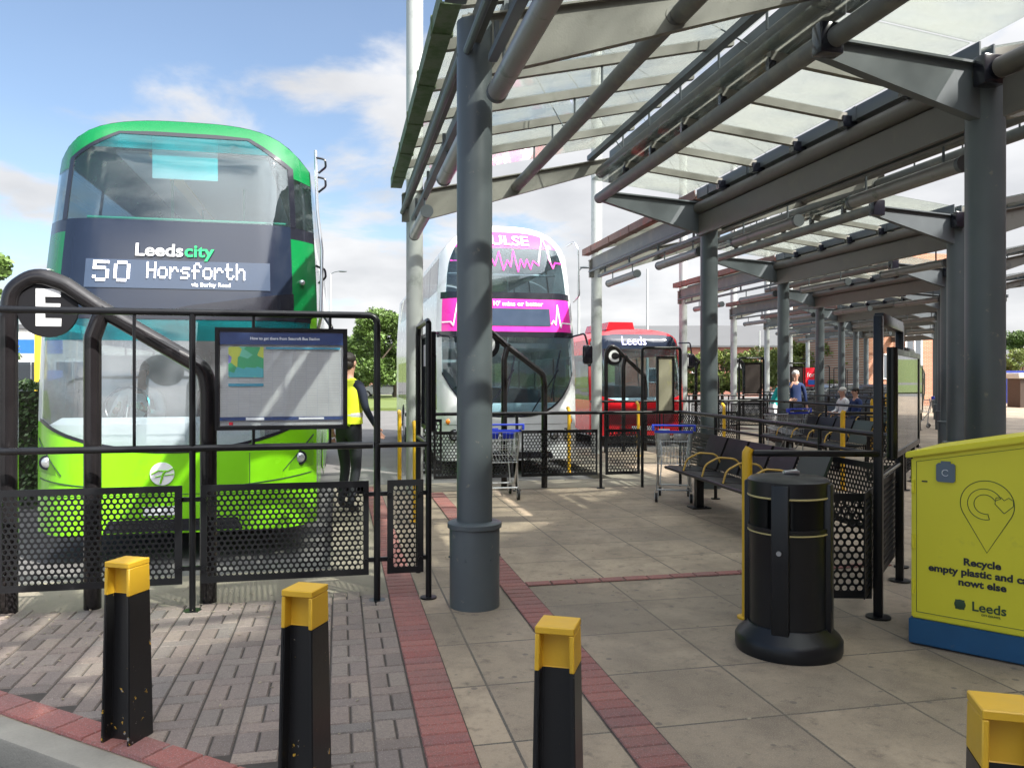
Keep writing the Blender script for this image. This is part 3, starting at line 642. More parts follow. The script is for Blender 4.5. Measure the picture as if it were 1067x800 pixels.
def railing_std():
    r = thing('railing', '', 'railing', bay(0), TH, 'black railings with perforated panels across the bus stands'); w = 5.5
    for u, h in ((.28, 1.1), (1.53, 1.1), (2.78, 1.1)):
        g = G(); post(g, u, w, h); g.build('post', M['black'], r)
    g = G(); g.cyl((-.05, w, 1.1), (4.02, w, 1.1), .024); g.build('top_rail', M['black'], r)
    g = G(); g.tube([(3.42, w, 0), (3.42, w, 2.05), (4.02, w, 2.05), (4.02, w, 0)], .022, bend=.06); g.build('frame', M['black'], r)
    for a, b in ((.34, 1.47), (1.59, 2.72), (2.84, 3.37)):
        s = sheet('perforated_panel', b - a, .66, MTX(a, w - .03, .2), r, pitch=.048, hr=.017, seg=8)
    # run along the side of the bay
    E0, E1 = Vector((4.02, 5.5, 0)), Vector((3.72, .35, 0)); d = E1 - E0; rz = math.atan2(d.y, d.x)
    g = G(); g.cyl(E0 + Vector((0, 0, 1.1)), E1 + Vector((0, 0, 1.1)), .025); g.build('top_rail', M['black'], r)
    for t in (.25, .5, .75, 1):
        p = E0 + d * t; g = G(); post(g, p.x, p.y, 1.1); g.build('post', M['black'], r)
    for t in range(4):
        p = E0 + d * (t * .25 + .02); sheet('perforated_panel', d.length * .22, .62, MTX(p.x, p.y, .22, rz), r, pitch=.05, hr=.017, seg=8)
    g = G(); g.cyl(E0 + Vector((0, 0, .93)), E1 + Vector((0, 0, .93)), .016); g.build('lower_rail', M['black'], r)
    return r
r0 = railing_std(); RL = ['waist high black railing in front of the pink and white bus, trolleys parked against it', 'waist high black railing in front of the red bus', 'third waist high black railing from the camera, beside the woman in teal', 'fourth waist high black railing from the camera', 'fifth waist high black railing from the camera', 'farthest waist high black railing in the row']
r0['label'] = RL[0]
for n in range(1, 6): dup(r0, bay(n), TH, RL[n])

# hoops with the stand letters
def hoop(n, us, letter, label, w=5.72, sc_=1.0, r=.058):
    a, b, c = us
    t = thing('hoop_barrier', label, 'barrier', bay(n), TH, 'black bent tube hoops with round stand letters')
    s = (c - a) / 1.285
    g = G(); g.tube([(a, w, 0), (a, w, 2.02), (a + .02 * s, w, 2.2), (a + .17 * s, w, 2.31), (a + .35 * s, w, 2.245), (a + .55 * s, w, 2.1), (c - .02, w, 1.66), (c, w, 1.5), (c, w, 0)], r, seg=20, bend=.16); g.build('hoop', M['hoop'], t)
    g = G(); g.tube([(b + .09 * s, w, 2.09), (b + .05 * s, w, 2.03), (b, w, 1.88), (b, w, 0)], r * .98, seg=20, bend=.12); g.build('brace', M['hoop'], t)
    g = G(); g.cyl((a + .245 * s, w - .015, 2.07), (a + .245 * s, w + .015, 2.07), .19, seg=40); d = g.build('sign_disc', M['discblack'], t)
    if letter: text('letter', letter, .34, (a + .245 * s, w - .017, 2.07), M['white'], d, bold=.012, ext=.002)
    return t
hoop(-1, (1.225, 1.75, 2.51), 'E', 'black bent tube hoop with the round letter E sign in front of the green bus')
hoop(0, (.93, 1.39, 1.99), 'D', 'bent tube hoop before the pink and white bus, its sign hidden by the column', r=.045)
hoop(1, (.38, .78, 1.28), 'C', 'black bent tube hoop with the round letter C sign in front of the red bus', r=.045)
hoop(2, (.2, .6, 1.3), 'B', 'black bent tube hoop seen between the slim masts right of the red bus', r=.045)
hoop(3, (.2, .6, 1.3), 'A', 'small distant black hoop behind the dark framed board', r=.045)

# map board on the railing
def map_board():
    t = thing('notice_board', 'framed bus route poster with navy header hanging on the railing before the green bus', 'notice board', W(-1, 2.60, 5.42, 1.245), TH)
    w, h = .88, .7; g = G()
    for c, d in (((w / 2, 0, .0125), (w, .035, .025)), ((w / 2, 0, h - .0125), (w, .035, .025)), ((.0125, 0, h / 2), (.025, .035, h - .05)), ((w - .0125, 0, h / 2), (.025, .035, h - .05))): g.box(c, d)
    g.build('frame', M['black'], t)
    g = G(); g.box((w / 2, .014, h / 2), (w - .05, .006, h - .05)); g.build('backing', M['black'], t)
    # creased sheet
    bm = bmesh.new(); nx, nz = 60, 46
    def yy(x, z):
        y = 0
        for (a0, b0, k, l, am) in ((.42, .52, 2.2, .12, .006), (.5, .42, 1.7, .15, .007), (.6, .5, 1.9, .1, .005), (.75, .3, 1.4, .12, .004), (.2, .2, .6, .1, .0015)):
            dd = (x - a0) * math.sin(k) + (z - b0) * math.cos(k); y += am * math.exp(-(dd / .014) ** 2) * math.exp(-(((x - a0) ** 2 + (z - b0) ** 2) / (l * 1.6) ** 2))
        return y
    gr = [[bm.verts.new((.03 + (w - .06) * i / nx, .004 - yy(.03 + (w - .06) * i / nx, .03 + (h - .06) * j / nz), .03 + (h - .06) * j / nz)) for i in range(nx + 1)] for j in range(nz + 1)]
    for j in range(nz):
        for i in range(nx): bm.faces.new((gr[j][i], gr[j][i + 1], gr[j + 1][i + 1], gr[j + 1][i]))
    bmesh.ops.solidify(bm, geom=list(bm.faces), thickness=.002)
    g = G(); g.bm.free(); g.bm = bm; p = g.build('poster', M['poster'], t, ang=80)
    def bar(x0, x1, z0, z1, m, nm, y=-.0085):
        g = G(); g.box(((x0 + x1) / 2, y, (z0 + z1) / 2), (x1 - x0, .002, z1 - z0)); return g.build(nm, M[m], p)
    hd = bar(.03, w - .03, h - .115, h - .03, 'posternavy', 'header')
    bar(.03, w - .03, .065, .09, 'posternavy', 'footer_bar')
    text('heading', 'How to get there from Seacroft Bus Station', .026, (.46, -.011, h - .073), M['white'], p, bold=.0006, ext=.0005)
    bar(.085, .315, .36, .57, 'map', 'route_map', -.0012); bar(.085, .315, .3, .318, 'posterteal', 'map_caption', -.0015)
    bar(.33, .83, .555, .568, 'posterteal', 'table_header', -.007)
    bar(.2, .32, .068, .086, 'white', 'footer_label', -.011); bar(.55, .72, .07, .084, 'white', 'footer_label', -.011)
    bar(.09, .115, .035, .055, 'redsign', 'logo')
    g = G(); g.box((w / 2, -.016, h / 2), (w - .05, .003, h - .05)); g.build('glazing', glass('poster glazing', (.97, .98, .99), .5, .03, (.6, .6, .6)), t)
    return t
map_board()
def small_board(label, loc, w, h, m):
    t = thing('notice_board', label, 'notice board', loc, TH, 'narrow framed boards on the railings')
    g = G()
    for c, d in (((w / 2, 0, .0125), (w, .05, .025)), ((w / 2, 0, h - .0125), (w, .05, .025)), ((.0125, 0, h / 2), (.025, .05, h - .05)), ((w - .0125, 0, h / 2), (.025, .05, h - .05))): g.box(c, d)
    g.build('frame', M['black'], t)
    g = G(); g.box((w / 2, 0, h / 2), (w - .05, .02, h - .05)); g.build('panel', m, t); return t
brd = mat('grey board with painted yellow reflection', (.3, .28, .2), .5, var=.3, scale=2, dirt=(.45, .42, .12), dscale=1.5)  # yellow patches paint a reflection into the grey board colour
small_board('narrow grey board with a yellow reflection painted in, beside the red bus', W(0, 3.62, 5.44, 1.1), .27, .82, brd)
bk = mat('board back brown black', (.03, .02, .018), .6)
small_board('dark brown board back hanging on the frame left of the woman in teal', W(1, 3.5, 5.44, 1.25), .43, .7, bk)
small_board('dark board back on the frame right behind the man in navy', W(2, 3.5, 5.44, 1.2), .43, .75, bk)
# side-on glazed notice case behind post near the hi-vis man
t = thing('notice_case', 'edge-on notice case in a black frame left of the near column', 'notice board', W(-1, 4.1, 5.56, 0), TH)
g = G(); g.box((0, .33, 1.22), (.05, .6, .03)); g.box((0, .33, 1.93), (.05, .6, .03)); g.box((0, .045, 1.575), (.05, .03, .7)); g.box((0, .615, 1.575), (.05, .03, .7)); g.build('frame', M['black'], t)
g = G(); g.box((0, .33, 1.575), (.012, .54, .68)); g.build('glazing', M['caseglass'], t)
g = G(); g.box((-.01, .5, 1.78), (.004, .12, .17)); g.build('notice', mat('white red notice', (.7, .62, .6), .5, dirt=(.6, .05, .04), dscale=9), t)

# ------------------------------------------------------------------ side fence, handrail and bench per bay
def fence():
    t = thing('fence', '', 'fence', bay(0), TH, 'black perforated fences between bench and walkway')
    A, B_, S = Vector((2.59, -.86, 0)), Vector((3.39, -.05, 0)), Vector((2.40, -1.06, 0)); d = (B_ - A).normalized(); rz = math.atan2(d.y, d.x)
    E = A + d * 1.35
    for p, r in ((A, .031), (B_, .03)):
        g = G(); g.box((p.x, p.y, 1.01), (.058, .058, 2.02), rz, bev=.008); g.cyl((p.x, p.y, 0), (p.x, p.y, .012), .08, seg=20); g.build('post', M['black'], t)
    m = (A + B_) / 2; g = G(); g.box((m.x, m.y, 2.0), ((B_ - A).length - .06, .06, .08), rz, bev=.006); g.build('top_beam', M['black'], t)
    o = Vector((-d.y, d.x, 0)) * .05
    q = S + o; sheet('perforated_panel', .78, .68, MTX(q.x, q.y, .18, rz), t, pitch=.05, hr=.017, seg=10)
    q = S + o + d * .8; sheet('perforated_panel', .75, .68, MTX(q.x, q.y, .18, rz), t, pitch=.05, hr=.017, seg=10)
    g = G(); 
    for z in (.93, 1.05): g.cyl(A + Vector((0, 0, z)), B_ + Vector((0, 0, z)), .018)
    g.build('rail', M['black'], t)
    # link to the side railing
    g = G(); g.cyl(B_ + Vector((0, 0, 1.1)), Vector((3.72, .35, 1.1)), .02); g.build('rail', M['black'], t)
    return t
f0 = fence(); f0['label'] = 'black fence of posts and perforated panels between the litter bin and the yellow bin'
def case():
    A, B_ = Vector((2.59, -.86, 0)), Vector((3.39, -.05, 0)); d = (B_ - A).normalized(); off = Vector((d.y, -d.x, 0)) * .07
    loc = bay(0) + BX * (A + off + d * .12).x + AY * (A + off + d * .12).y + Vector((0, 0, 1.06)); rz = TH + math.atan2(d.y, d.x)
    t = thing('notice_case', '', 'notice board', loc, rz, 'glazed notice cases on the fences'); w, h = 1.5, .74
    g = G(); 
    for c, dd in (((w / 2, 0, .02), (w, .06, .04)), ((w / 2, 0, h - .02), (w, .06, .04)), ((.03, 0, h / 2), (.06, .06, h - .08)), ((w - .03, 0, h / 2), (.06, .06, h - .08))): g.box(c, dd)
    g.cyl((.0, 0, .0), (.0, 0, h + .01), .035, seg=16); g.build('frame', M['black'], t)
    g = G(); g.box((w / 2, -.02, h / 2), (w - .12, .006, h - .08)); g.build('glazing', M['caseglass'], t)
    g = G(); g.box((w / 2, .012, h / 2), (w - .14, .006, h - .1)); g.build('notice', mat('faded notices', (.3, .27, .25), .6, var=.5, scale=5, dirt=(.4, .16, .1), dscale=5), t); return t
k0 = case(); k0['label'] = 'glazed notice case in a thick black frame on the nearest fence'
def handrail():
    t = thing('handrail', '', 'handrail', bay(0), TH, 'dark handrails ending in a yellow post')
    Y, E = Vector((1.73, -.68, 0)), Vector((2.56, -.9, 0)); d = E - Y
    g = G(); g.tube([Y, Y + Vector((0, 0, 1.07)), Y + Vector((.0, 0, 1.1)), Y + Vector((.018, -.004, 1.135))], [.034, .034, .034, .03], seg=18); g.cyl(Y, Y + Vector((0, 0, .012)), .065, seg=20); g.build('yellow_post', M['yellow'], t)
    g = G(); a = Y + Vector((.03, -.01, 1.10)); m = (a + E) / 2; rz = math.atan2(d.y, d.x); g.box((m.x, m.y, 1.10), ((E - Vector((a.x, a.y, 0))).length, .07, .04), rz, bev=.012); g.build('rail', M['black'], t)
    q = Y.lerp(E, .42); L = d.length * .56; sheet('perforated_panel', L, .7, MTX(q.x, q.y + .04, .13, rz), t, pitch=.05, hr=.018, seg=12)
    return t
h0 = handrail(); h0['label'] = 'dark handrail with a yellow post beside the black litter bin'
def bench():
    t = thing('bench', '', 'bench', W(0, 3.02, 1.2), TH + R(-4), 'benches of dark metal seats with yellow armrests'); ns = 5; sw = .6
    for i in range(ns):
        y = i * sw; g = G()
        prof = [(.0, .445), (.04, .455), (.2, .44), (.42, .43), (.44, .45), (.2, .458), (.04, .472), (.0, .46)]
        g.prism(prof, 'y', y + .03, y + sw - .03); g.build('seat', M['perf'], t)
        g = G(); g.prism([(.45, .47), (.5, .62), (.6, .86), (.625, .86), (.525, .61), (.475, .46)], 'y', y + .03, y + sw - .03); g.build('backrest', mat('dark green grey backrest', (.028, .045, .03), .45, var=.4, scale=40) if i == 0 else g_prev, t)
        if i == 0: g_prev = t.children[-1].data.materials[0]
        if i in (1, 2, 3, 4):
            g = G(); g.tube([(.5, y, .55), (.44, y, .66), (.22, y, .68), (.06, y, .6), (.02, y, .46)], .011, seg=10, bend=.12); g.build('armrest', M['gold_arm'], t)
    g = G(); g.box((.22, ns * sw / 2, .40), (.06, ns * sw, .05)); g.cyl((.0, 0, .44), (.0, ns * sw, .44), .02); g.build('beam', M['black'], t)
    for y in (.5, 2.4):
        g = G(); g.box((.22, y, .2), (.09, .09, .4)); g.box((.22, y, .008), (.24, .2, .012)); g.build('leg', M['black'], t)
    return t
M['gold_arm'] = mat('ochre armrest', (.62, .38, .08), .4)
b0 = bench(); b0['label'] = 'nearest bench of dark perforated seats with ochre armrests behind the litter bin'
NTH = {1: 'second', 2: 'third', 3: 'fourth', 4: 'fifth', 5: 'sixth'}
for n in range(1, 5):
    dup(f0, bay(n), TH, f'{NTH[n]} black perforated fence along the walkway, counted from the camera')
    dup(k0, k0.location + P * n, k0.rotation_euler.z, f'{NTH[n]} glazed notice case along the walkway, counted from the camera')
    dup(h0, bay(n), TH, f'{NTH[n]} dark handrail with a yellow post, counted from the camera')
    dup(b0, b0.location + P * n, b0.rotation_euler.z, f'{NTH[n]} bench with ochre armrests, counted from the camera')
# more yellow posts by the stand gates
def yellow_gate(label, loc, rz=TH):
    t = thing('gate_post', label, 'post', loc, rz, 'yellow posts by the bus stand gates')
    g = G(); g.tube([(0, 0, 0), (0, 0, 1.06), (0, .08, 1.1)], .03, seg=12, bend=.05); g.cyl((0, 0, 0), (0, 0, .012), .06, seg=16); g.build('post', M['yellow'], t); return t
yellow_gate('yellow post beyond the narrow perforated panel, left of the near column', Vector((-1.08, 8.9, 0)))
yellow_gate('second yellow post, left of the first and beside the man in hi-vis', Vector((-1.68, 11.9, 0)))
yellow_gate('yellow post in front of the red edge between the pink bus and red bus', Vector((.96, 13.4, 0)))
yellow_gate('yellow post before the red bus bumper', Vector((2.6, 16.4, 0)))
yellow_gate('yellow post behind the second slim column near the benches', Vector((4.1, 15.4, 0)))
t = thing('panel_screen', 'narrow perforated screen between two yellow posts beside the tall mast', 'screen', (-1.62, 11.6, 0), TH)
sheet('perforated_panel', .5, .8, MTX(.1, 0, .2), t, pitch=.06, hr=.02, seg=8)

# ------------------------------------------------------------------ bollards
def bollard(label, loc):
    t = thing('bollard', label, 'bollard', loc, R(-15), 'black bollards with yellow tops along the kerb')
    def shell(g, z0, z1, closed_top):
        def wd(z): return .076 - .0125 * z / .8
        def ring(z): 
            a = wd(z); c = a - .016; return [(-a, -a, z), (-c, -a, z), (-c, -a + .05, z), (c, -a + .05, z), (c, -a, z), (a, -a, z), (a, a, z), (-a, a, z)]
        A = [g.bm.verts.new(p) for p in ring(z0)]; B = [g.bm.verts.new(p) for p in ring(z1)]
        for i in range(8): g.bm.faces.new((A[i], A[(i + 1) % 8], B[(i + 1) % 8], B[i]))
        g.bm.faces.new(A); g.bm.faces.new(B)
    g = G(); shell(g, 0, .655, False); bmesh.ops.bevel(g.bm, geom=[e for e in g.bm.edges if abs(e.verts[0].co.z - e.verts[1].co.z) > .3], offset=.004, segments=2, affect='EDGES'); g.build('post', M['bollard'], t)
    g = G(); shell(g, .656, .775, True)
    a = .0645; g.prism([(-a, -a), (a, -a), (a, a), (-a, a)], 'z', .776, .8)
    bmesh.ops.bevel(g.bm, geom=[e for e in g.bm.edges], offset=.003, segments=1, affect='EDGES'); g.build('cap', M['yellow_b'], t); return t
M['yellow_b'] = mat('yellow bollard paint', (.68, .4, .025), .45, var=.12, scale=10, dirt=(.04, .03, .02), dscale=9, dlo=.67, dhi=.7, bump=.12, bscale=30)
bo = bollard('leftmost bollard, its black paint chipped to yellow near the foot', (-1.70, 3.52, 0))
dup(bo, (-.795, 3.06, 0), R(-15), 'second bollard from the left, in front of the block paving')
dup(bo, (.152, 2.62, 0), R(-15), 'third bollard from the left, between the two red paver strips')
dup(bo, (1.215, 1.97, 0), R(-15), 'bollard cut off at the bottom right corner, only its yellow cap showing')

# ------------------------------------------------------------------ litter bin
t = thing('litter_bin', 'round black litter bin with gold stripes and a domed flat lid', 'litter bin', (1.64, 4.73, 0), TH - R(42))
g = G(); g.lathe([(.3, 0), (.305, .02), (.305, .075), (.29, .1), (.235, .15), (.23, .16)], seg=48); g.build('base', M['binblack'], t)
g = G(); g.lathe([(.222, .15), (.225, .7), (.232, .715), (.232, .735)], seg=48); g.build('body', M['binblack'], t)
g = G(); g.lathe([(.19, .73), (.19, .93)], seg=40); 
g.build('liner', M['binblack'], t)
g = G()
for k in range(4):
    a = R(-90) + k * math.pi / 2; g.box((.213 * math.cos(a), .213 * math.sin(a), .56), (.07, .1, .86), a, bev=.012)
g.build('pillar', M['binblack'], t)
for k in range(4):
    a0 = R(-90 + 90 * k + 20); 
    if k == 1: continue
    g = G()
    vs = []; vo = []
    for j in range(9):
        a = a0 + R(50) * j / 8
        for z in (.735, .9): vs.append(g.bm.verts.new((.222 * math.cos(a), .222 * math.sin(a), z)))
    for j in range(8): g.bm.faces.new((vs[2 * j], vs[2 * j + 2], vs[2 * j + 3], vs[2 * j + 1]))
    bmesh.ops.solidify(g.bm, geom=list(g.bm.faces), thickness=.008)
    g.build('upper_shell', M['binblack'], t)
g = G(); g.lathe([(.228, .9), (.232, .905), (.232, 1.0), (.215, 1.015), (.1, 1.03), (.02, 1.034)], seg=48); l = g.build('lid', M['binblack'], t)
g = G(); g.lathe([(.233, .905), (.2345, .907), (.2345, .913), (.233, .915)], seg=48); g.build('gold_stripe', M['gold'], t)
g = G(); g.lathe([(.226, .698), (.2335, .7), (.2335, .706), (.226, .708)], seg=48); g.build('gold_stripe', M['gold'], t)
g = G(); g.cyl((-.03, 0, 1.03), (.05, .02, 1.045), .018, seg=10); g.box((.02, -.01, 1.045), (.09, .03, .02), .5, bev=.004); g.build('stubber', M['chrome'], l)
g = G(); g.cyl((0, -.262, .61), (0, -.275, .61), .014, seg=16); g.build('lock', M['chrome'], t)

# ------------------------------------------------------------------ recycling bin
rz = math.atan2(-.66, .751)
t = thing('recycling_bin', 'tall yellow green recycling bin with a blue base and sloping lid', 'recycling bin', (2.41, 4.81, 0), rz)
w, dp = 1.05, .8
g = G(); g.prism([(0, .16), (w, .16), (w, 1.34), (.0, 1.12)], 'y', 0, dp); bmesh.ops.bevel(g.bm, geom=list(g.bm.edges), offset=.008, segments=2, affect='EDGES'); g.build('body', M['lime'], t)
g = G(); g.prism([(-.012, .01), (w + .012, .01), (w + .012, .158), (-.012, .158)], 'y', -.012, dp + .012); bmesh.ops.bevel(g.bm, geom=list(g.bm.edges), offset=.006, segments=2, affect='EDGES'); g.build('base', M['binblue'], t)
g = G(); g.prism([(-.025, 1.118), (w + .03, 1.345), (w + .03, 1.385), (-.025, 1.155)], 'y', -.03, dp + .03); bmesh.ops.bevel(g.bm, geom=list(g.bm.edges), offset=.006, segments=2, affect='EDGES'); g.build('lid', M['lime'], t)
g = G(); g.prism([(.14, 1.0), (.14, 1.09), (.15, 1.1), (.165, 1.1), (.165, 1.112), (.215, 1.112), (.215, 1.1), (.23, 1.1), (.24, 1.09), (.24, 1.0), (.23, .99), (.15, .99)], 'y', -.014, .002); lk = g.build('lock_plate', M['slate_label'], t)
g = G(); g.tube([(.03, -.001, .2), (w - .03, -.001, .2), (w - .03, -.001, 1.3), (.03, -.001, 1.1), (.03, -.001, .2)], .0018, seg=5); g.build('door_seam', M['ink'], t)
for z_ in (.35, .62, .95): g = G(); g.cyl((.012, -.006, z_ - .04), (.012, -.006, z_ + .04), .009, seg=10); g.build('hinge', M['lime'], t)
def outline(pts, r, name, m, parent, closed=True):
    g = G(); pts = [(x, -.001, z) for x, z in pts]; g.tube(pts + ([pts[0]] if closed else []), r, seg=6); return g.build(name, M[m], parent)
cx, cz, rr = .40, .88, .135
arc = [(cx + rr * math.cos(a), cz + rr * math.sin(a)) for a in [R(-32 + 244 * k / 40) for k in range(41)]]
outline(arc + [(cx, cz - rr * 2.05)], .0022, 'pin_outline', 'ink', t)
arr = []
for a in [R(-75 - k * 7) for k in range(0, 37)]: arr.append((cx + .1 * math.cos(a), cz + .1 * math.sin(a)))
h = [(cx + .055, cz - .0), (cx + .035, cz + .02), (cx + .06, cz + .032), (cx + .075, cz + .02), (cx + .1, cz + .045), (cx + .125, cz + .03), (cx + .118, cz - .01), (cx + .075, cz - .05)]
ri = []
for k in range(0, 38): 
    a = R(-75 - 7 * k); ri.append((cx - .01 + .088 * math.cos(a), cz + .088 * math.sin(a)))
for k in range(37, -1, -1):
    a = R(-75 - 7 * k); ri.append((cx - .01 + .055 * math.cos(a), cz + .055 * math.sin(a)))
outline(ri, .002, 'arrow_loop', 'ink', t)
hx, hz = cx + .085, cz + .012
outline([(hx, hz - .055), (hx - .045, hz - .005), (hx - .04, hz + .03), (hx - .015, hz + .035), (hx, hz + .018), (hx + .022, hz + .035), (hx + .045, hz + .02), (hx + .045, hz - .01)], .002, 'heart_outline', 'ink', t)
for i, (s, z) in enumerate((('Recycle', .535), ('empty plastic and cans', .475), ('nowt else', .415))): text('lettering', s, .057, (.375, -.002, z), M['inkblack'], t, bold=.0018, sx=1.08)
text('council_lettering', 'Leeds', .075, (.41, -.002, .285), M['ink'], t, bold=.001)
g = G(); 
for k in range(9): g.box((.245 + .011 * (k % 3) * 1.6, -.002, .265 + .02 * (k // 3)), (.013, .003, .014), 0)
g.ell((.263, -.002, .285), (.03, .003, .03)); g.build('crest', M['ink'], t)
text('lettering', 'CITY COUNCIL', .014, (.42, -.002, .245), M['ink'], t)
for z in (1.0,): 
    g = G(); g.box((.075, -.002, .985), (.03, .004, .008)); g.box((.62, -.002, 1.13), (.012, .004, .02)); g.build('slot', M['inkblack'], t)
g = G(); g.tube([(.19 + .018 * math.cos(a), -.016, 1.045 + .018 * math.sin(a)) for a in [R(40 + 280 * k / 14) for k in range(15)]], .002, seg=6); g.build('symbol', M['white'], lk)

# ------------------------------------------------------------------ trolleys
def trolley(label, loc, rz, kidseat='redplastic'):
    t = thing('shopping_trolley', label, 'trolley', loc, rz, 'wire shopping trolleys left at the bus stands')
    g = G(); L = .8
    def rim(y, z, hw): return [(-hw, y, z), (hw, y, z)]
    top = [(-.24, 0, .9), (.24, 0, .9), (.19, L, .86), (-.19, L, .86)]; bot = [(-.2, .05, .5), (.2, .05, .5), (.16, L - .06, .6), (-.16, L - .06, .6)]
    g.tube([Vector(p) for p in top + [top[0]]], .007, seg=6); g.tube([Vector(p) for p in bot + [bot[0]]], .005, seg=6)
    for i in range(4):
        a, b, c, d = Vector(top[i]), Vector(top[(i + 1) % 4]), Vector(bot[i]), Vector(bot[(i + 1) % 4]); n = 14 if i % 2 else 10
        for k in range(n + 1): g.cyl(a.lerp(b, k / n), c.lerp(d, k / n), .0028, seg=5)
        for k in (.25, .5, .75): g.cyl(a.lerp(c, k), b.lerp(d, k), .0032, seg=5)
    for k in range(9):
        s = k / 8; g.cyl(Vector(bot[0]).lerp(Vector(bot[1]), s), Vector(bot[3]).lerp(Vector(bot[2]), s), .003, seg=5)
    g.build('basket', M['chrome'], t)
    g = G()
    for s in (-1, 1):
        g.tube([(s * .25, -.06, 1.0), (s * .22, .02, .86), (s * .2, .1, .5), (s * .22, .12, .14)], .011, seg=8); g.tube([(s * .2, .08, .5), (s * .2, .3, .2), (s * .19, L - .1, .15)], .011, seg=8)
        g.cyl((s * .16, L - .1, .58), (s * .19, L - .14, .15), .008, seg=6)
    g.cyl((-.22, .12, .16), (.22, .12, .16), .01, seg=8); g.cyl((-.19, L - .1, .15), (.19, L - .1, .15), .01, seg=8); g.build('chassis', M['chrome'], t)
    g = G(); g.cyl((-.27, -.06, 1.0), (.27, -.06, 1.0), .013, seg=12); g.box((-.26, -.03, .97), (.03, .09, .08), bev=.008); g.box((.26, -.03, .97), (.03, .09, .08), bev=.008); g.box((0, -.02, .92), (.48, .03, .03)); g.build('handle', M['blueplastic'], t)
    g = G(); g.box((-.12, .06, .88), (.14, .02, .14), bev=.006); g.box((.08, .06, .87), (.16, .02, .12), bev=.006); g.build('child_seat', M['chrome'], t)
    for x, y in ((-.22, .12), (.22, .12), (-.19, L - .1), (.19, L - .1)):
        g = G(); g.cyl((x - .016, y - .02, .062), (x + .016, y - .02, .062), .06, seg=18); wq = g.build('castor', M['rubber'], t)
        g = G(); g.cyl((x - .02, y - .02, .062), (x + .02, y - .02, .062), .03, seg=12); g.box((x - .024, y, .1), (.006, .05, .09)); g.box((x + .024, y, .1), (.006, .05, .09)); g.build('fork', M['chrome'], wq)
    return t
tr = trolley('wire shopping trolley with a blue handle beside the slim column', (2.06, 10.15, 0), R(-12))
tr2 = dup(tr, (-.12, 10.35, 0), R(8), 'wire shopping trolley half hidden behind the thick near column')
for ch in tr2.children:
    if ch.name.startswith('child_seat'): ch.data = ch.data.copy(); ch.data.materials[0] = M['blueplastic']
dup(tr, (13.6, 25.8, 0), R(60), 'small distant shopping trolley between the notice cases and the dark columns')
dup(tr, (5.6, 15.6, 0), R(20), 'shopping trolley with blue ends standing behind the nearest bench')

# ------------------------------------------------------------------ surface-conforming panels for buses
def norm_at(f, a, b):
    e = .004; p = f(a, b); pa = f(a + e, b); pb = f(a, b + e); n = (pa - p).cross(pb - p)
    return n.normalized() if n.length > 0 else Vector((0, -1, 0))
def conf_mesh(bm2, f, off, flip):
    for v in bm2.verts:
        a, b = v.co.x, v.co.y; n = norm_at(f, a, b) * (-1 if flip else 1); v.co = f(a, b) + n * off
def conform(name, poly, f, m, parent, off=0, th=.012, step=.1, flip=False, holes=None):
    bm = bmesh.new()
    vs = [bm.verts.new((x, y, 0)) for x, y in poly]; fc = bm.faces.new(vs); fc.normal_update(); bmesh.ops.triangulate(bm, faces=[fc])
    xs = [p[0] for p in poly]; ys = [p[1] for p in poly]
    for ax, lo, hi in ((0, min(xs), max(xs)), (1, min(ys), max(ys))):
        st = (min(step, .06) if f.__name__ == 'F' else step) if ax == 0 else (min(step, .08) if f.__name__ == 'F' else step * 1.3)
        k = max(1, math.ceil((hi - lo) / st))
        for i in range(1, k):
            t = lo + (hi - lo) * i / k; co = Vector((t, 0, 0)) if ax == 0 else Vector((0, t, 0)); no = Vector((1, 0, 0)) if ax == 0 else Vector((0, 1, 0))
            bmesh.ops.bisect_plane(bm, geom=bm.verts[:] + bm.edges[:] + bm.faces[:], plane_co=co, plane_no=no, dist=1e-5)
    bmesh.ops.remove_doubles(bm, verts=bm.verts[:], dist=1e-5)
    outer = []; inner = []
    for v in bm.verts:
        a, b = v.co.x, v.co.y; nn = norm_at(f, a, b) * (-1 if flip else 1); q = f(a, b); outer.append(q + nn * off); inner.append(q + nn * (off - th))
    bm.verts.index_update(); N = len(outer); fs = []
    for fc in bm.faces:
        ix = [l.vert.index for l in fc.loops]; ar = fc.calc_area()
        if fc.normal.z < 0: ix = ix[::-1]
        if flip: ix = ix[::-1]
        fs.append(tuple(ix)); fs.append(tuple(i + N for i in ix[::-1]))
    for e in bm.edges:
        if len(e.link_faces) == 1:
            ix = [l.vert.index for l in e.link_faces[0].loops]
            if e.link_faces[0].normal.z < 0: ix = ix[::-1]
            if flip: ix = ix[::-1]
            a, b = e.verts[0].index, e.verts[1].index
            if ix[(ix.index(a) + 1) % len(ix)] != b: a, b = b, a
            fs.append((b, a, a + N, b + N))
    bm.free(); me = bpy.data.meshes.new(name); me.from_pydata([tuple(v) for v in outer + inner], [], fs); me.update()
    for p in me.polygons: p.use_smooth = True
    me.set_sharp_from_angle(angle=R(50))
    return link(name, me, m, parent)
def conf_text(name, txt, size, cx, cz, f, m, parent, off=.012, bold=0, sx=1):
    me = text_mesh(txt, size, bold, 0); bm = bmesh.new(); bm.from_mesh(me)
    for v in bm.verts: v.co = Vector((v.co.x * sx + cx, v.co.y + cz, 0))
    conf_mesh(bm, f, off, False); bm.to_mesh(me); bm.free(); me.name = name; me.materials.clear(); return link(name, me, m, parent)
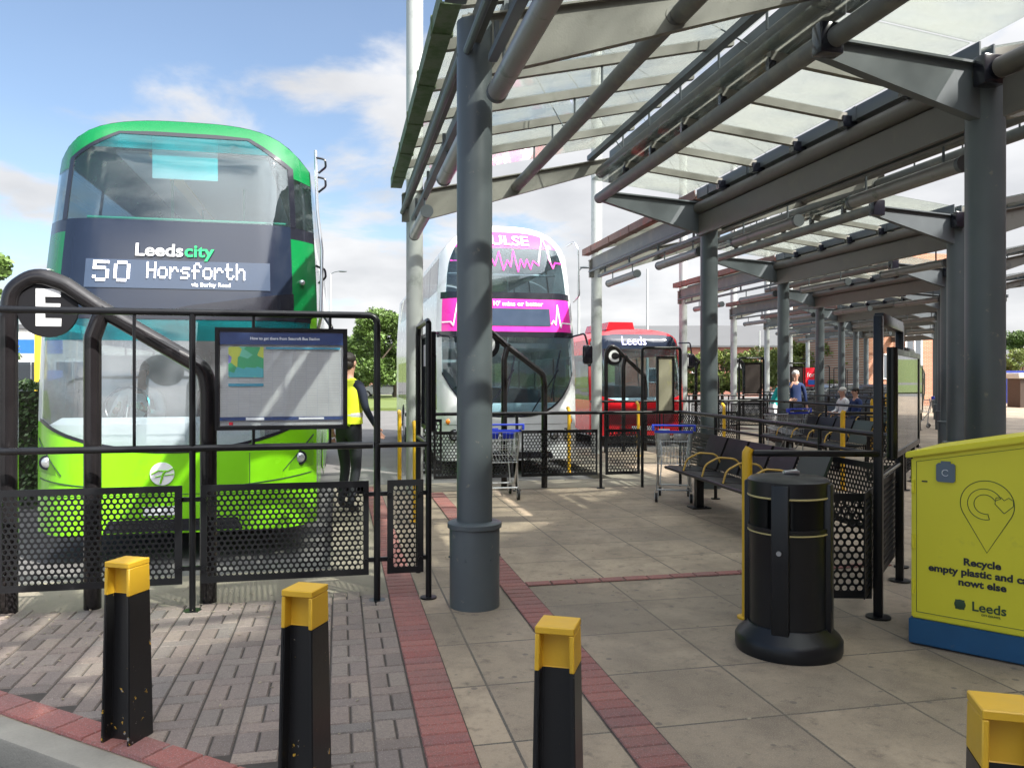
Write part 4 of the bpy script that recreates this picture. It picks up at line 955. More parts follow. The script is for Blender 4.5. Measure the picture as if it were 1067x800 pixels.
def polyline_conf(name, pts, wd, f, m, parent, off=.01):
    bm = bmesh.new()
    for i in range(len(pts) - 1):
        a, b = Vector((*pts[i], 0)), Vector((*pts[i + 1], 0)); d = (b - a).normalized(); nn = Vector((-d.y, d.x, 0)) * wd / 2; e = d * wd * .35
        bm.faces.new([bm.verts.new(v) for v in (a - e + nn, b + e + nn, b + e - nn, a - e - nn)])
    for v in bm.verts: v.co.z = 0
    k = 0
    conf_mesh(bm, f, off, False)
    me = bpy.data.meshes.new(name); bm.to_mesh(me); bm.free(); return link(name, me, m, parent)

FONT = {'H': '10001 10001 10001 11111 10001 10001 10001', 'o': '00000 00000 01110 10001 10001 10001 01110', 'r': '00000 00000 10110 11001 10000 10000 10000', 's': '00000 00000 01111 10000 01110 00001 11110',
        'f': '00110 01001 01000 11110 01000 01000 01000', 't': '01000 01000 11110 01000 01000 01001 00110', 'h': '10000 10000 10110 11001 10001 10001 10001', '5': '11111 10000 11110 00001 00001 10001 01110', '0': '01110 10001 10001 10001 10001 10001 01110'}
def led_text(name, s, x0, z1, px, f, m, parent, off, pz=None, adv=6):
    pz = pz or px; bm = bmesh.new(); x = x0
    for ch in s:
        rows = FONT[ch].split()
        for j, row in enumerate(rows):
            for i, c in enumerate(row):
                if c == '1':
                    a, b = x + i * px, z1 - j * pz
                    bm.faces.new([bm.verts.new(v) for v in ((a, b - pz * .9, 0), (a + px * .9, b - pz * .9, 0), (a + px * .9, b, 0), (a, b, 0))])
        x += adv * px
    conf_mesh(bm, f, off, False); me = bpy.data.meshes.new(name); bm.to_mesh(me); bm.free(); return link(name, me, m, parent)

class Bus:
    def __init__(s, zt, drop, L, hwlow, hwtop, rake, deck2, cr=.38):
        s.zt, s.drop, s.L, s.hl, s.ht, s.rk, s.deck2, s.cr = zt, drop, L, hwlow, hwtop, rake, deck2, cr
    def hw(s, z):
        z1 = s.zt * .55; t = max(0, min(1, (z - z1) / (s.zt - s.drop - z1))); return s.hl + (s.ht - s.hl) * t ** 1.3
    def ztop(s, xn): return s.zt - s.drop * abs(xn / 1.25) ** 3
    def rake(s, z):
        t = max(0, (z - .95) / (s.zt - .95)); y = s.rk * t ** 1.5
        if z > s.zt - s.drop * 1.1: y += .25 * ((z - (s.zt - s.drop * 1.1)) / (s.drop * 1.1)) ** 2
        return y
    def F(s, xn, z):
        a = abs(xn); c = s.cr * max(0, (a - .72) / .53) ** 2.6
        return Vector((xn / 1.25 * s.hw(z), s.rake(z) + c, z))
    def yf(s, z): return s.F(1.25, z).y
    def S(s, sg): return lambda y, z: Vector((sg * s.hw(z), s.yf(z) + y / s.L * (s.L - s.yf(z)), z))
    def roof(s, m, parent):
        bm = bmesh.new(); nx = 24; rows = []
        for j in range(30):
            row = []
            for i in range(nx + 1):
                xn = -1.25 + 2.5 * i / nx; z = s.ztop(xn); p = s.F(xn, z); t = j / 29; y = p.y + t * (s.L - p.y)
                bulge = .03 * min(1, t * 14); row.append(bm.verts.new((p.x, y, z + bulge * (1 - abs(xn / 1.25) ** 4))))
            rows.append(row)
        for j in range(29):
            for i in range(nx): bm.faces.new((rows[j][i], rows[j][i + 1], rows[j + 1][i + 1], rows[j + 1][i]))
        bmesh.ops.recalc_face_normals(bm, faces=bm.faces)
        g = G(); g.bm.free(); g.bm = bm; return g.build('roof', m, parent, ang=60)
    def topline(s, x0, x1, k=16): return [(x0 + (x1 - x0) * i / k, s.ztop(x0 + (x1 - x0) * i / k) - .004) for i in range(k + 1)]
def wheel_arch(yc, r, z0, k=10): return [(yc + r * math.cos(a), max(z0, .48 + r * math.sin(a) + ZR)) for a in [math.pi - math.pi * i / k for i in range(k + 1)]]
def bus_common(b, t, mroof, mlow, mmid, lowtop=1.05, wt=2.0, uw=(3.1, 3.75), doorside=1, mid_m2=None):
    b.roof(mroof, t); z0 = .18; L = b.L
    for sg in (-1, 1):
        f = b.S(sg); fl = sg < 0
        base = [(0.0, z0)] + wheel_arch(2.6, .55, z0) + wheel_arch(L - 2.6, .55, z0) + [(L, z0), (L, lowtop), (0.0, lowtop)]
        # split the lower panel so the arches stay clean
        conform('side_panel', [(0, z0)] + wheel_arch(2.6, .55, z0) + [(4, z0), (4, lowtop), (0, lowtop)], f, mlow, t, step=.35, flip=fl)
        conform('side_panel', [(4, z0)] + wheel_arch(L - 2.6, .55, z0) + [(L, z0), (L, lowtop), (4, lowtop)], f, mlow, t, step=.35, flip=fl)
        ys = [0.0, 1.5] + [1.5 + (L - 2.2) / 5 * i for i in range(1, 5)] + [L - .7]
        top = b.ztop(1.25)
        def band(z0_, z1_):
            for i in range(len(ys) - 1):
                if i > 0:
                    conform('side_pillar', [(ys[i] - .04, z0_), (ys[i] + .04, z0_), (ys[i] + .04, z1_), (ys[i] - .04, z1_)], f, M['trimblack'], t, step=.3, flip=fl)
                conform('side_window', [(ys[i] + .05, z0_), (ys[i + 1] - .05, z0_), (ys[i + 1] - .05, z1_), (ys[i] + .05, z1_)], f, M['sglass'], t, step=.5, th=.006, flip=fl)
            conform('side_panel', [(L - .74, z0_), (L, z0_), (L, z1_), (L - .74, z1_)], f, mmid, t, step=.4, flip=fl)
        band(lowtop, wt)
        if b.deck2:
            conform('side_panel', [(0, wt), (L, wt), (L, uw[0]), (0, uw[0])], f, mmid, t, step=.4, flip=fl); band(uw[0], uw[1])
            conform('side_panel', [(0, uw[1]), (L, uw[1]), (L, top), (0, top)], f, mroof, t, step=.4, flip=fl)
        else: conform('side_panel', [(0, wt), (L, wt), (L, top), (0, top)], f, mroof, t, step=.4, flip=fl)
        for yc in (2.6, L - 2.6):
            yy = f(yc, .5).y
            g = G(); g.cyl((sg * .97, yy, .48 + ZR), (sg * 1.23, yy, .48 + ZR), .47, seg=32); wq = g.build('wheel', M['tyre'], t)
            g = G(); g.cyl((sg * 1.2, yy, .48 + ZR), (sg * 1.236, yy, .48 + ZR), .28, seg=24); g.build('rim', M['rim'], wq)
    # rear
    zs = [(z0, 1.05), (1.05, wt)] + ([(wt, uw[0]), (uw[0], uw[1])] if b.deck2 else [])
    rf = lambda x, z: Vector((x / 1.25 * b.hw(z), L, z))
    if b.deck2:
        conform('rear_panel', [(-1.25, z0), (1.25, z0), (1.25, uw[0]), (-1.25, uw[0])], rf, mmid, t, step=.5, flip=True)
        for a, c in ((-1.25, -.85), (.85, 1.25)): conform('rear_panel', [(a, uw[0]), (c, uw[0]), (c, uw[1]), (a, uw[1])], rf, mmid, t, step=.5, flip=True)
        conform('rear_window', [(-.85, uw[0]), (.85, uw[0]), (.85, uw[1]), (-.85, uw[1])], rf, M['sglass'], t, step=.5, th=.006, flip=True)
        conform('rear_panel', [(-1.25, uw[1])] + [(1.25, uw[1])] + b.topline(1.25, -1.25), rf, mmid, t, step=.5, flip=True)
        g = G(); g.box((0, L / 2 + .35, 2.2), (2.3, L - 1.0, .1)); g.build('upper_floor', M['interior'], t)
    else: conform('rear_panel', [(-1.25, z0), (1.25, z0)] + b.topline(1.25, -1.25), rf, mmid, t, step=.5, flip=True)
    g = G(); g.box((0, L / 2 + .2, .2), (2.2, L - .6, .16)); g.build('floor', M['interior'], t)
    g = G()
    sm = None
    for deck in ([.28, 2.25] if b.deck2 else [.28]):
        for y in [2.2 + .95 * k for k in range(0, 8)]:
            for x in (-.72, .72):
                if sm is None:
                    q = G(); q.box((0, 0, .35), (.85, .42, .12), bev=.03); q.box((0, .24, .72), (.85, .09, .75), bev=.04); so = q.build('seat', M['seat'], t); sm = so.data; so.location = (x, y, deck)
                else:
                    so = bpy.data.objects.new('seat', sm); COL.objects.link(so); so.parent = t; so.location = (x, y, deck)
    g.bm.free()
def headlamp(t, b, x, z, r, housing=None):
    p = b.F(x, z); g = G(); g.cyl(p + Vector((0, -.012, 0)), p + Vector((0, .04, 0)), r * 1.35, seg=24); h = g.build('lamp_housing', M['trimblack'], t)
    g = G(); g.ell(p + Vector((0, -.012, 0)), (r, .022, r)); g.build('headlight', M['lens'], h)
def rotpoly(l): return l

# ---------- bus one: green double decker
b1 = Bus(4.2, .44, 10.6, 1.27, 1.19, .5, True)
B1 = thing('double_decker_bus', 'bright green double decker bus with a navy destination panel reading 50 Horsforth', 'bus', W(-1, 1.93, 7.56, 0), TH)
bus_common(b1, B1, M['green'], M['limebus'], M['silver'])
f = b1.F; ZG = .17
WS = [(-1.03, 3.12), (1.03, 3.12), (1.03, 3.70), (.62, 3.98), (.3, 4.0), (-.3, 4.0), (-.62, 3.98), (-1.03, 3.70)]
# dome over the windscreen
conform('front_dome', [(-1.25, 3.6), (-1.08, 3.62), (-1.08, 3.72), (-.64, 4.01), (-.3, 4.03), (.3, 4.03), (.64, 4.01), (1.08, 3.72), (1.08, 3.62), (1.25, 3.6)] + b1.topline(1.25, -1.25), f, M['green'], B1, step=.12)
conform('windscreen_surround', [(-1.08, 3.10), (-1.03, 3.10), (-1.03, 3.70), (-.62, 3.98), (.62, 3.98), (1.03, 3.70), (1.03, 3.10), (1.08, 3.10), (1.08, 3.72), (.64, 4.01), (.3, 4.03), (-.3, 4.03), (-.64, 4.01), (-1.08, 3.72)], f, M['trimblack'], B1, step=.2, off=.004)
conform('upper_windscreen', [(-1.03, 3.10), (1.03, 3.10), (1.03, 3.70), (.86, 3.82), (-.86, 3.82), (-1.03, 3.70)], f, M['wglass'], B1, step=.12, th=.006)
conform('tinted_band', [(.86, 3.82), (.62, 3.98), (.3, 4.0), (-.3, 4.0), (-.62, 3.98), (-.86, 3.82)], f, M['tealglass'], B1, step=.12, th=.006)
for s in (-1, 1):
    conform('corner_glass', rotpoly([(s * 1.08, 3.1), (s * 1.25, 3.1), (s * 1.25, 3.6), (s * 1.08, 3.62)]), f, M['wglass'], B1, step=.1, th=.006)
    conform('corner_pillar', [(s * 1.03, 2.98), (s * 1.25, 2.98), (s * 1.25, 3.1), (s * 1.03, 3.1)], f, M['trimblack'], B1, step=.1)
    conform('corner_pillar', [(s * 1.03, 2.25), (s * 1.25, 2.25), (s * 1.25, 2.98), (s * 1.03, 2.98)], f, M['green'], B1, step=.08)
    conform('corner_pillar', [(s * 1.19, 1.2), (s * 1.25, 1.2), (s * 1.25, 2.25), (s * 1.19, 2.25)], f, M['limebus' if s > 0 else 'silver'], B1, step=.08)
dp = conform('destination_panel', [(-1.03, 2.22), (1.03, 2.22), (1.03, 3.10), (-1.03, 3.10)], f, M['navy'], B1, step=.15)
conf_text('lettering', 'Leeds', .165, -.17, 2.80, f, M['white'], dp, off=.02, bold=.0035, sx=1.12); conf_text('lettering', 'city', .165, .185, 2.80, f, M['busgreenletter'], dp, off=.02, bold=.0035, sx=1.12)
ds = conform('display', [(-.8, 2.44), (.83, 2.44), (.83, 2.71), (-.8, 2.71)], f, M['ledoff'], dp, off=.008, th=.004, step=.15)
led_text('display_digit', '5', -.73, 2.69, .028, f, M['led'], ds, .022); led_text('display_digit', '0', -.73 + 6.4 * .028, 2.69, .028, f, M['led'], ds, .022); led_text('display_letters', 'Horsforth', -.27, 2.69, .0165, f, M['led'], ds, .022, pz=.0225)
conf_text('display_letters', 'via Burley Road', .055, .3, 2.48, f, M['led'], ds, off=.022)
conform('wiper_cover', [(-.2, 2.2), (1.03, 2.2), (1.03, 2.42), (.5, 2.34), (.1, 2.28)], f, M['trimblack'], B1, off=.02, th=.02)
conform('scuttle_strip', [(-1.19, 2.15), (1.19, 2.15), (1.19, 2.25), (-1.19, 2.25)], f, M['trimblack'], B1, off=.006)
def smile(xa, xb, zlow, zside, k=16, p=2.2):
    m_ = (xa + xb) / 2; return [(xa + (xb - xa) * i / k, zlow + (zside - zlow) * abs((xa + (xb - xa) * i / k - m_) / ((xb - xa) / 2)) ** p) for i in range(k + 1)]
sm_ = smile(-1.2, 1.2, .93, 1.22)
conform('lower_windscreen', sm_ + [(1.2, 1.95), (-1.2, 1.95)], f, M['lowglass'], B1, step=.12, th=.006)
conform('tinted_band', [(-1.2, 1.95), (1.2, 1.95), (1.2, 2.15), (-1.2, 2.15)], f, M['tealglass'], B1, step=.12, th=.006)
conform('front_panel', [(-1.25, ZG), (1.25, ZG), (1.25, 1.22)] + sm_[::-1] + [(-1.25, 1.22)], f, M['limebus'], B1, step=.1)
conform('windscreen_trim', [(x, z + .008) for x, z in sm_] + [(x, z - .022) for x, z in sm_[::-1]], f, M['trimblack'], B1, step=.15, off=.006)
# creases and lower grille
for s in (-1, 1):
    conform('bumper_crease', [(s * 1.22, 1.05), (s * .95, .72), (s * .95, .71), (s * 1.22, 1.03)], f, M['ink'], B1, off=.006, th=.004)
    conform('bumper_crease', [(s * 1.2, .68), (s * .55, .6), (s * .55, .59), (s * 1.2, .67)], f, M['ink'], B1, off=.006, th=.004)
    conform('headlamp_cover', [(s * 1.22, 1.0), (s * 1.02, .8), (s * 1.0, .72), (s * 1.22, .74)], f, mat('lime lamp recess', (.12, .35, .01), .3), B1, off=.003, th=.006)
    headlamp(B1, b1, s * 1.1, .83, .05)
conform('lower_grille', [(-.6, .19), (.6, .19), (.55, .3), (-.55, .3)], f, M['trimblack'], B1, off=.006)
pp = conform('number_plate', [(-.26, .34), (.02, .34), (.02, .42), (-.26, .42)], f, M['white'], B1, off=.012, th=.006)
lg = G(); p = f(-.1, .72); lg.cyl(p + Vector((0, -.012, 0)), p + Vector((0, .01, 0)), .105, seg=36); lo_ = lg.build('emblem', M['white'], B1)
gg = G(); gg.tube([Vector((p.x - .09, p.y - .014, p.z + .0)), Vector((p.x - .03, p.y - .014, p.z + .03)), Vector((p.x + .05, p.y - .014, p.z + .025)), Vector((p.x + .1, p.y - .014, p.z + .05))], .008, seg=6); gg.tube([Vector((p.x - .015, p.y - .014, p.z - .09)), Vector((p.x + .01, p.y - .014, p.z - .0)), Vector((p.x + .035, p.y - .014, p.z + .03))], .011, seg=6)
gg.tube([Vector((p.x - .06, p.y - .014, p.z - .03)), Vector((p.x + .01, p.y - .014, p.z - .015)), Vector((p.x + .1, p.y - .014, p.z - .005))], .006, seg=6); gg.build('emblem_mark', M['limebus'], lo_)
for xa, xb, za, zb in ((-1.15, 1.15, .525, .531), (-.66, -.654, .2, .9), (.654, .66, .2, .9)):
    conform('panel_seam', [(xa, za), (xb, za), (xb, zb), (xa, zb)], f, M['ink'], B1, off=.003, th=.003)
# interior bits
g = G(); g.prism([(.15, .7), (.15, 1.17), (.5, 1.22), (.62, 1.0), (.62, .7)], 'x', -1.1, .75); g.build('dashboard', M['dash'], B1)
g = G(); g.tube([Vector((-.55 + .2 * math.cos(a), .62 + .06 * math.sin(a), 1.32 + .19 * math.sin(a))) for a in [2 * math.pi * k / 24 for k in range(25)]], .014, seg=8); g.cyl((-.55, .62, 1.32), (-.55, .5, 1.1), .03); g.build('steering_wheel', M['trimblack'], B1)
g = G(); g.box((0, 5.5, 3.93), (1.5, 9, .03)); cl = g.build('ceiling', M['interior'], B1)
g = G(); g.box((-.35, 5.2, 3.9), (.13, 8.6, .03)); g.build('ceiling_strip', M['tan'], cl)
g = G()
for x, y in ((-.32, 1.6), (.35, 2.4), (-.32, 3.6)): g.cyl((x, y, 2.25), (x, y, 3.92), .016)
g.cyl((-.95, .75, 3.2), (.95, .75, 3.2), .015); g.build('grab_pole', M['polegreen'], B1)
g = G(); g.box((-.02, .66, 3.8), (.62, .02, .42), bev=.008); g.build('pale_rectangle', M['rectangle'], B1)  # white panel standing in for the bright rectangle behind the upper windscreen
g = G(); g.box((.55, .7, 1.0), (.05, .9, 1.4)); g.box((-.6, 1.5, 1.0), (1.1, .04, 1.7)); g.build('cab_partition', M['interior'], B1)
# mirror bracket and branch deflector on the right corner
g = G(); x = 1.28; g.tube([(x, .55, 2.1), (x + .03, .42, 2.2), (x + .04, .5, 2.9), (x - .01, .62, 3.35), (x - .03, .72, 3.98)], .016, seg=8); g.build('branch_deflector', M['chrome'], B1)
g = G(); 
for z in (3.9, 3.7, 2.75): g.tube([(x - .02, .7 if z > 3 else .55, z), (x + .07, .68, z - .02), (x + .075, .68, z - .1), (x + .0, .7, z - .16)], .012, seg=6, bend=.04)
g.build('deflector_bracket', M['trimblack'], B1)
g = G(); g.tube([(1.2, .4, 2.2), (1.32, .2, 2.25), (1.42, .12, 2.1), (1.42, .12, 1.95)], .018, seg=8, bend=.06); ma = g.build('mirror_arm', M['trimblack'], B1)
g = G(); g.box((1.42, .12, 1.75), (.2, .1, .36), bev=.04); g.build('mirror', M['trimblack'], ma)
g = G(); g.ell((b1.F(-1.19, 2.62).x, b1.F(-1.19, 2.62).y - .02, 2.62), (.035, .05, .02)); g.ell((b1.F(1.12, 2.55).x, b1.F(1.12, 2.55).y - .02, 2.55), (.03, .04, .03)); g.build('marker_lamp', M['lens'], B1)

# ---------- bus two: silver and pink double decker
b2 = Bus(4.38, .55, 10.4, 1.26, 1.17, .5, True, cr=.34)
B2 = thing('double_decker_bus', 'silver white double decker bus with pink front panels and PULSE lettering', 'bus', W(0, 1.99, 8.0, 0), TH)
bus_common(b2, B2, M['silver'], M['silver'], M['silver'], uw=(3.15, 3.75))
f = b2.F
k = 22; inner = [(1.1 * math.cos(a), 3.2 + (1.05 if True else 0) * math.sin(a)) for a in [math.pi * i / k for i in range(k + 1)]]
def sup(hx, zc, hz, n=3.2, k=28): 
    o = []
    for i in range(k + 1):
        a = math.pi * i / k; c, s_ = math.cos(a), math.sin(a); o.append((hx * math.copysign(abs(c) ** (2 / n), c), zc + hz * abs(s_) ** (2 / n)))
    return o
arc = sup(1.12, 3.17, 1.08)
def zarc(x): return 3.17 + 1.08 * max(0, (1 - abs(x / 1.12) ** 3.2)) ** (1 / 3.2)
conform('front_dome', [(-1.25, 3.12), (-1.12, 3.12)] + arc[::-1] + [(1.12, 3.12), (1.25, 3.12)] + b2.topline(1.25, -1.25, 20), f, M['silver'], B2, step=.15)
zb = 3.93
xs_ = 1.12 * (1 - ((zb - 3.17) / 1.08) ** 3.2) ** (1 / 3.2)
up = [p for p in arc if p[1] > zb]; lo2 = [p for p in arc if p[1] <= zb]; lr = [p for p in lo2 if p[0] > 0]; ll = [p for p in lo2 if p[0] < 0]
conform('upper_windscreen', [(-1.12, 3.12), (1.12, 3.12)] + lr + [(xs_, zb), (-xs_, zb)] + ll, f, M['wglass'], B2, step=.14, th=.006)
hb = conform('header_band', [(-xs_, zb), (xs_, zb)] + up, f, M['pink'], B2, step=.12, th=.008)
conf_text('lettering', 'PULSE', .26, -.02, 4.06, f, M['white'], hb, off=.014, bold=.006, sx=1.35)
ecg = [(-1.05, 3.68), (-.5, 3.68), (-.42, 3.8), (-.36, 3.55), (-.3, 3.72), (-.24, 3.6), (-.16, 3.85), (-.08, 3.52), (0, 3.7), (.06, 3.58), (.12, 3.88), (.2, 3.5), (.26, 3.72), (.32, 3.58), (.38, 3.72), (.44, 3.55), (.5, 3.7), (.6, 3.62), (.68, 4.0), (.74, 4.14), (.82, 3.72), (.88, 3.58), (.93, 3.68), (1.08, 3.68)]
polyline_conf('heartbeat_line', ecg, .028, f, M['pink'], B2, off=.012)
polyline_conf('heartbeat_peak', [(.6, 3.68), (.68, 4.0), (.72, 4.14), (.78, 3.95), (.84, 3.7)], .02, f, M['white'], B2, off=.016)
conform('scuttle_strip', [(-1.2, 3.0), (1.2, 3.0), (1.2, 3.12), (-1.2, 3.12)], f, M['trimblack'], B2)
pp = conform('destination_panel', [(-1.17, 2.42), (1.17, 2.42), (1.17, 3.0), (-1.17, 3.0)], f, M['pink'], B2, step=.12)
conform('display', [(-.72, 2.52), (.74, 2.52), (.74, 2.83), (-.72, 2.83)], f, M['ledoff'], pp, off=.008, th=.004)
conf_text('lettering', "every 10' mins or better", .115, .0, 2.91, f, M['white'], pp, off=.014, bold=.003, sx=1.1)
for s in (-1, 1):
    polyline_conf('heartbeat_line', [(s * 1.15 if s > 0 else -1.15, 2.58), (s * .98 if s > 0 else -1.02, 2.58)] + ([(.96, 2.58), (.93, 2.5), (.89, 2.9), (.84, 2.55), (.8, 2.62), (.76, 2.56)] if s > 0 else [(-.98, 2.52), (-.92, 2.92), (-.86, 2.52), (-.82, 2.64), (-.78, 2.54)]), .022, f, M['white'], pp, off=.014)
    conform('corner_pillar', [(s * 1.17, 2.42), (s * 1.25, 2.42), (s * 1.25, 3.12), (s * 1.2, 3.12), (s * 1.2, 3.0), (s * 1.17, 3.0)], f, M['silver'], B2, step=.08)
sm_ = smile(-1.17, 1.17, .95, 1.7, k=20, p=3.4)
conform('lower_windscreen', sm_ + [(1.17, 2.32), (-1.17, 2.32)], f, M['wglass'], B2, step=.12, th=.006)
conform('scuttle_strip', [(-1.2, 2.32), (1.2, 2.32), (1.2, 2.42), (-1.2, 2.42)], f, M['trimblack'], B2)
conform('front_panel', [(-1.25, ZG), (1.25, ZG), (1.25, 2.32), (1.17, 2.32)] + sm_[::-1] + [(-1.17, 2.32), (-1.25, 2.32)], f, M['silver'], B2, step=.1)
conform('windscreen_trim', [(x, z + .01) for x, z in sm_] + [(x, z - .03) for x, z in sm_[::-1]], f, M['trimblack'], B2, step=.15, off=.006)
for s in (-1, 1):
    headlamp(B2, b2, s * .98, .62, .075); headlamp(B2, b2, s * .76, .6, .06)
    g = G(); g.ell(b2.F(s * 1.08, .85), (.05, .03, .05)); g.build('indicator', M['amber'], B2)
conform('number_plate', [(-.26, .36), (.26, .36), (.26, .47), (-.26, .47)], f, M['white'], B2, off=.012, th=.006)
conform('lower_grille', [(-.75, .2), (.75, .2), (.7, .32), (-.7, .32)], f, M['trimblack'], B2, off=.006)
for xa, xb, za, zb in ((-1.15, 1.15, .795, .801), (-.56, -.554, .2, .8), (.554, .56, .2, .8)):
    conform('panel_seam', [(xa, za), (xb, za), (xb, zb), (xa, zb)], f, M['inkblack'], B2, off=.003, th=.003)
g = G(); g.box((0, .75, 1.02), (2.1, .3, .25), bev=.04); g.build('dashboard', M['interior'], B2)
g = G(); g.tube([Vector((-.55 + .22 * math.cos(a), .65, 1.3 + .2 * math.sin(a))) for a in [2 * math.pi * k / 24 for k in range(25)]], .016, seg=8); g.build('steering_wheel', M['trimblack'], B2)
g = G(); g.cyl((-1.0, .8, 3.5), (1.0, .8, 3.5), .018); 
for x in (-.4, .4): g.cyl((x, 2.2, 2.25), (x, 2.2, 4.1), .016)
g.build('grab_pole', M['chrome'], B2)
for wx in (-.45, .35):
    g = G(); a = b2.F(wx, 1.0) + Vector((0, -.03, 0)); c = b2.F(wx + .5, 1.75) + Vector((0, -.03, 0)); g.cyl(a, c, .012, seg=6); g.cyl(b2.F(wx + .35, 1.25) + Vector((0, -.03, 0)), b2.F(wx + .55, 2.1) + Vector((0, -.03, 0)), .014, seg=6); g.build('wiper', M['trimblack'], B2)
g = G(); g.tube([(1.2, .7, 4.05), (1.27, .45, 4.1), (1.33, .4, 3.95), (1.36, .42, 3.1), (1.28, .55, 3.0)], .015, seg=8, bend=.1); g.build('branch_deflector', M['chrome'], B2)
for s in (-1, 1):
    g = G(); g.tube([(s * 1.2, .35, 2.35), (s * 1.36, .1, 2.4), (s * 1.4, .05, 2.2)], .018, seg=8, bend=.06); ma = g.build('mirror_arm', M['trimblack'], B2)
    g = G(); g.box((s * 1.4, .05, 2.02), (.18, .1, .34), bev=.04); g.build('mirror', M['trimblack'], ma)

# ---------- bus three: red single decker
b3 = Bus(2.86, .28, 10.6, 1.26, 1.2, .35, False, cr=.34)
B3 = thing('single_decker_bus', 'red single decker bus with a lit Leeds display behind the letter C sign', 'bus', W(1, 2.1, 8.0, 0), TH)
bus_common(b3, B3, M['redbus'], M['redbus'], M['redbus'], wt=2.2)
f = b3.F
conform('front_dome', [(-1.25, 2.5), (-1.14, 2.5), (-1.0, 2.68), (-.6, 2.72), (.6, 2.72), (1.0, 2.68), (1.14, 2.5), (1.25, 2.5)] + b3.topline(1.25, -1.25), f, M['redbus'], B3, step=.15)
hp = conform('destination_panel', [(-1.14, 2.34), (1.14, 2.34), (1.14, 2.5), (1.0, 2.68), (.6, 2.72), (-.6, 2.72), (-1.0, 2.68), (-1.14, 2.5)], f, M['navy'], B3, step=.15)
conf_text('lettering', 'Leeds', .3, -.12, 2.53, f, M['ledblue'], hp, off=.02, bold=.0)
sm_ = smile(-1.12, 1.12, 1.02, 1.2, k=16, p=3)
conform('lower_windscreen', sm_ + [(1.14, 2.34), (-1.14, 2.34)], f, M['wglass'], B3, step=.12, th=.006)
conform('front_panel', [(-1.25, ZG), (1.25, ZG), (1.25, 2.5), (1.14, 2.5), (1.14, 2.34)] + sm_[::-1] + [(-1.14, 2.34), (-1.14, 2.5), (-1.25, 2.5)], f, M['redbus'], B3, step=.1)
conform('front_grille', [(-.85, .45), (.85, .45), (.85, .85), (-.85, .85)], f, M['maroon'], B3, off=.008, th=.01)
for s in (-1, 1): headlamp(B3, b3, s * 1.05, .62, .08)
conform('number_plate', [(-.26, .3), (.26, .3), (.26, .41), (-.26, .41)], f, M['white'], B3, off=.012, th=.006)
g = G(); g.prism([(-.62, 2.86), (.15, 2.86), (.1, 3.06), (-.55, 3.06)], 'y', .9, 2.8); g.build('roof_pod', M['redbus'], B3)
g = G(); g.box((0, .7, .95), (2.0, .35, .28), bev=.04); g.build('dashboard', M['dash'], B3)
for s in (-1, 1):
    g = G(); g.tube([(s * 1.15, .35, 2.5), (s * 1.32, .05, 2.5), (s * 1.34, .0, 2.2)], .018, seg=8, bend=.06); ma = g.build('mirror_arm', M['trimblack'], B3)
    g = G(); g.box((s * 1.34, .0, 2.05), (.16, .1, .32), bev=.04); g.build('mirror', M['trimblack'], ma)

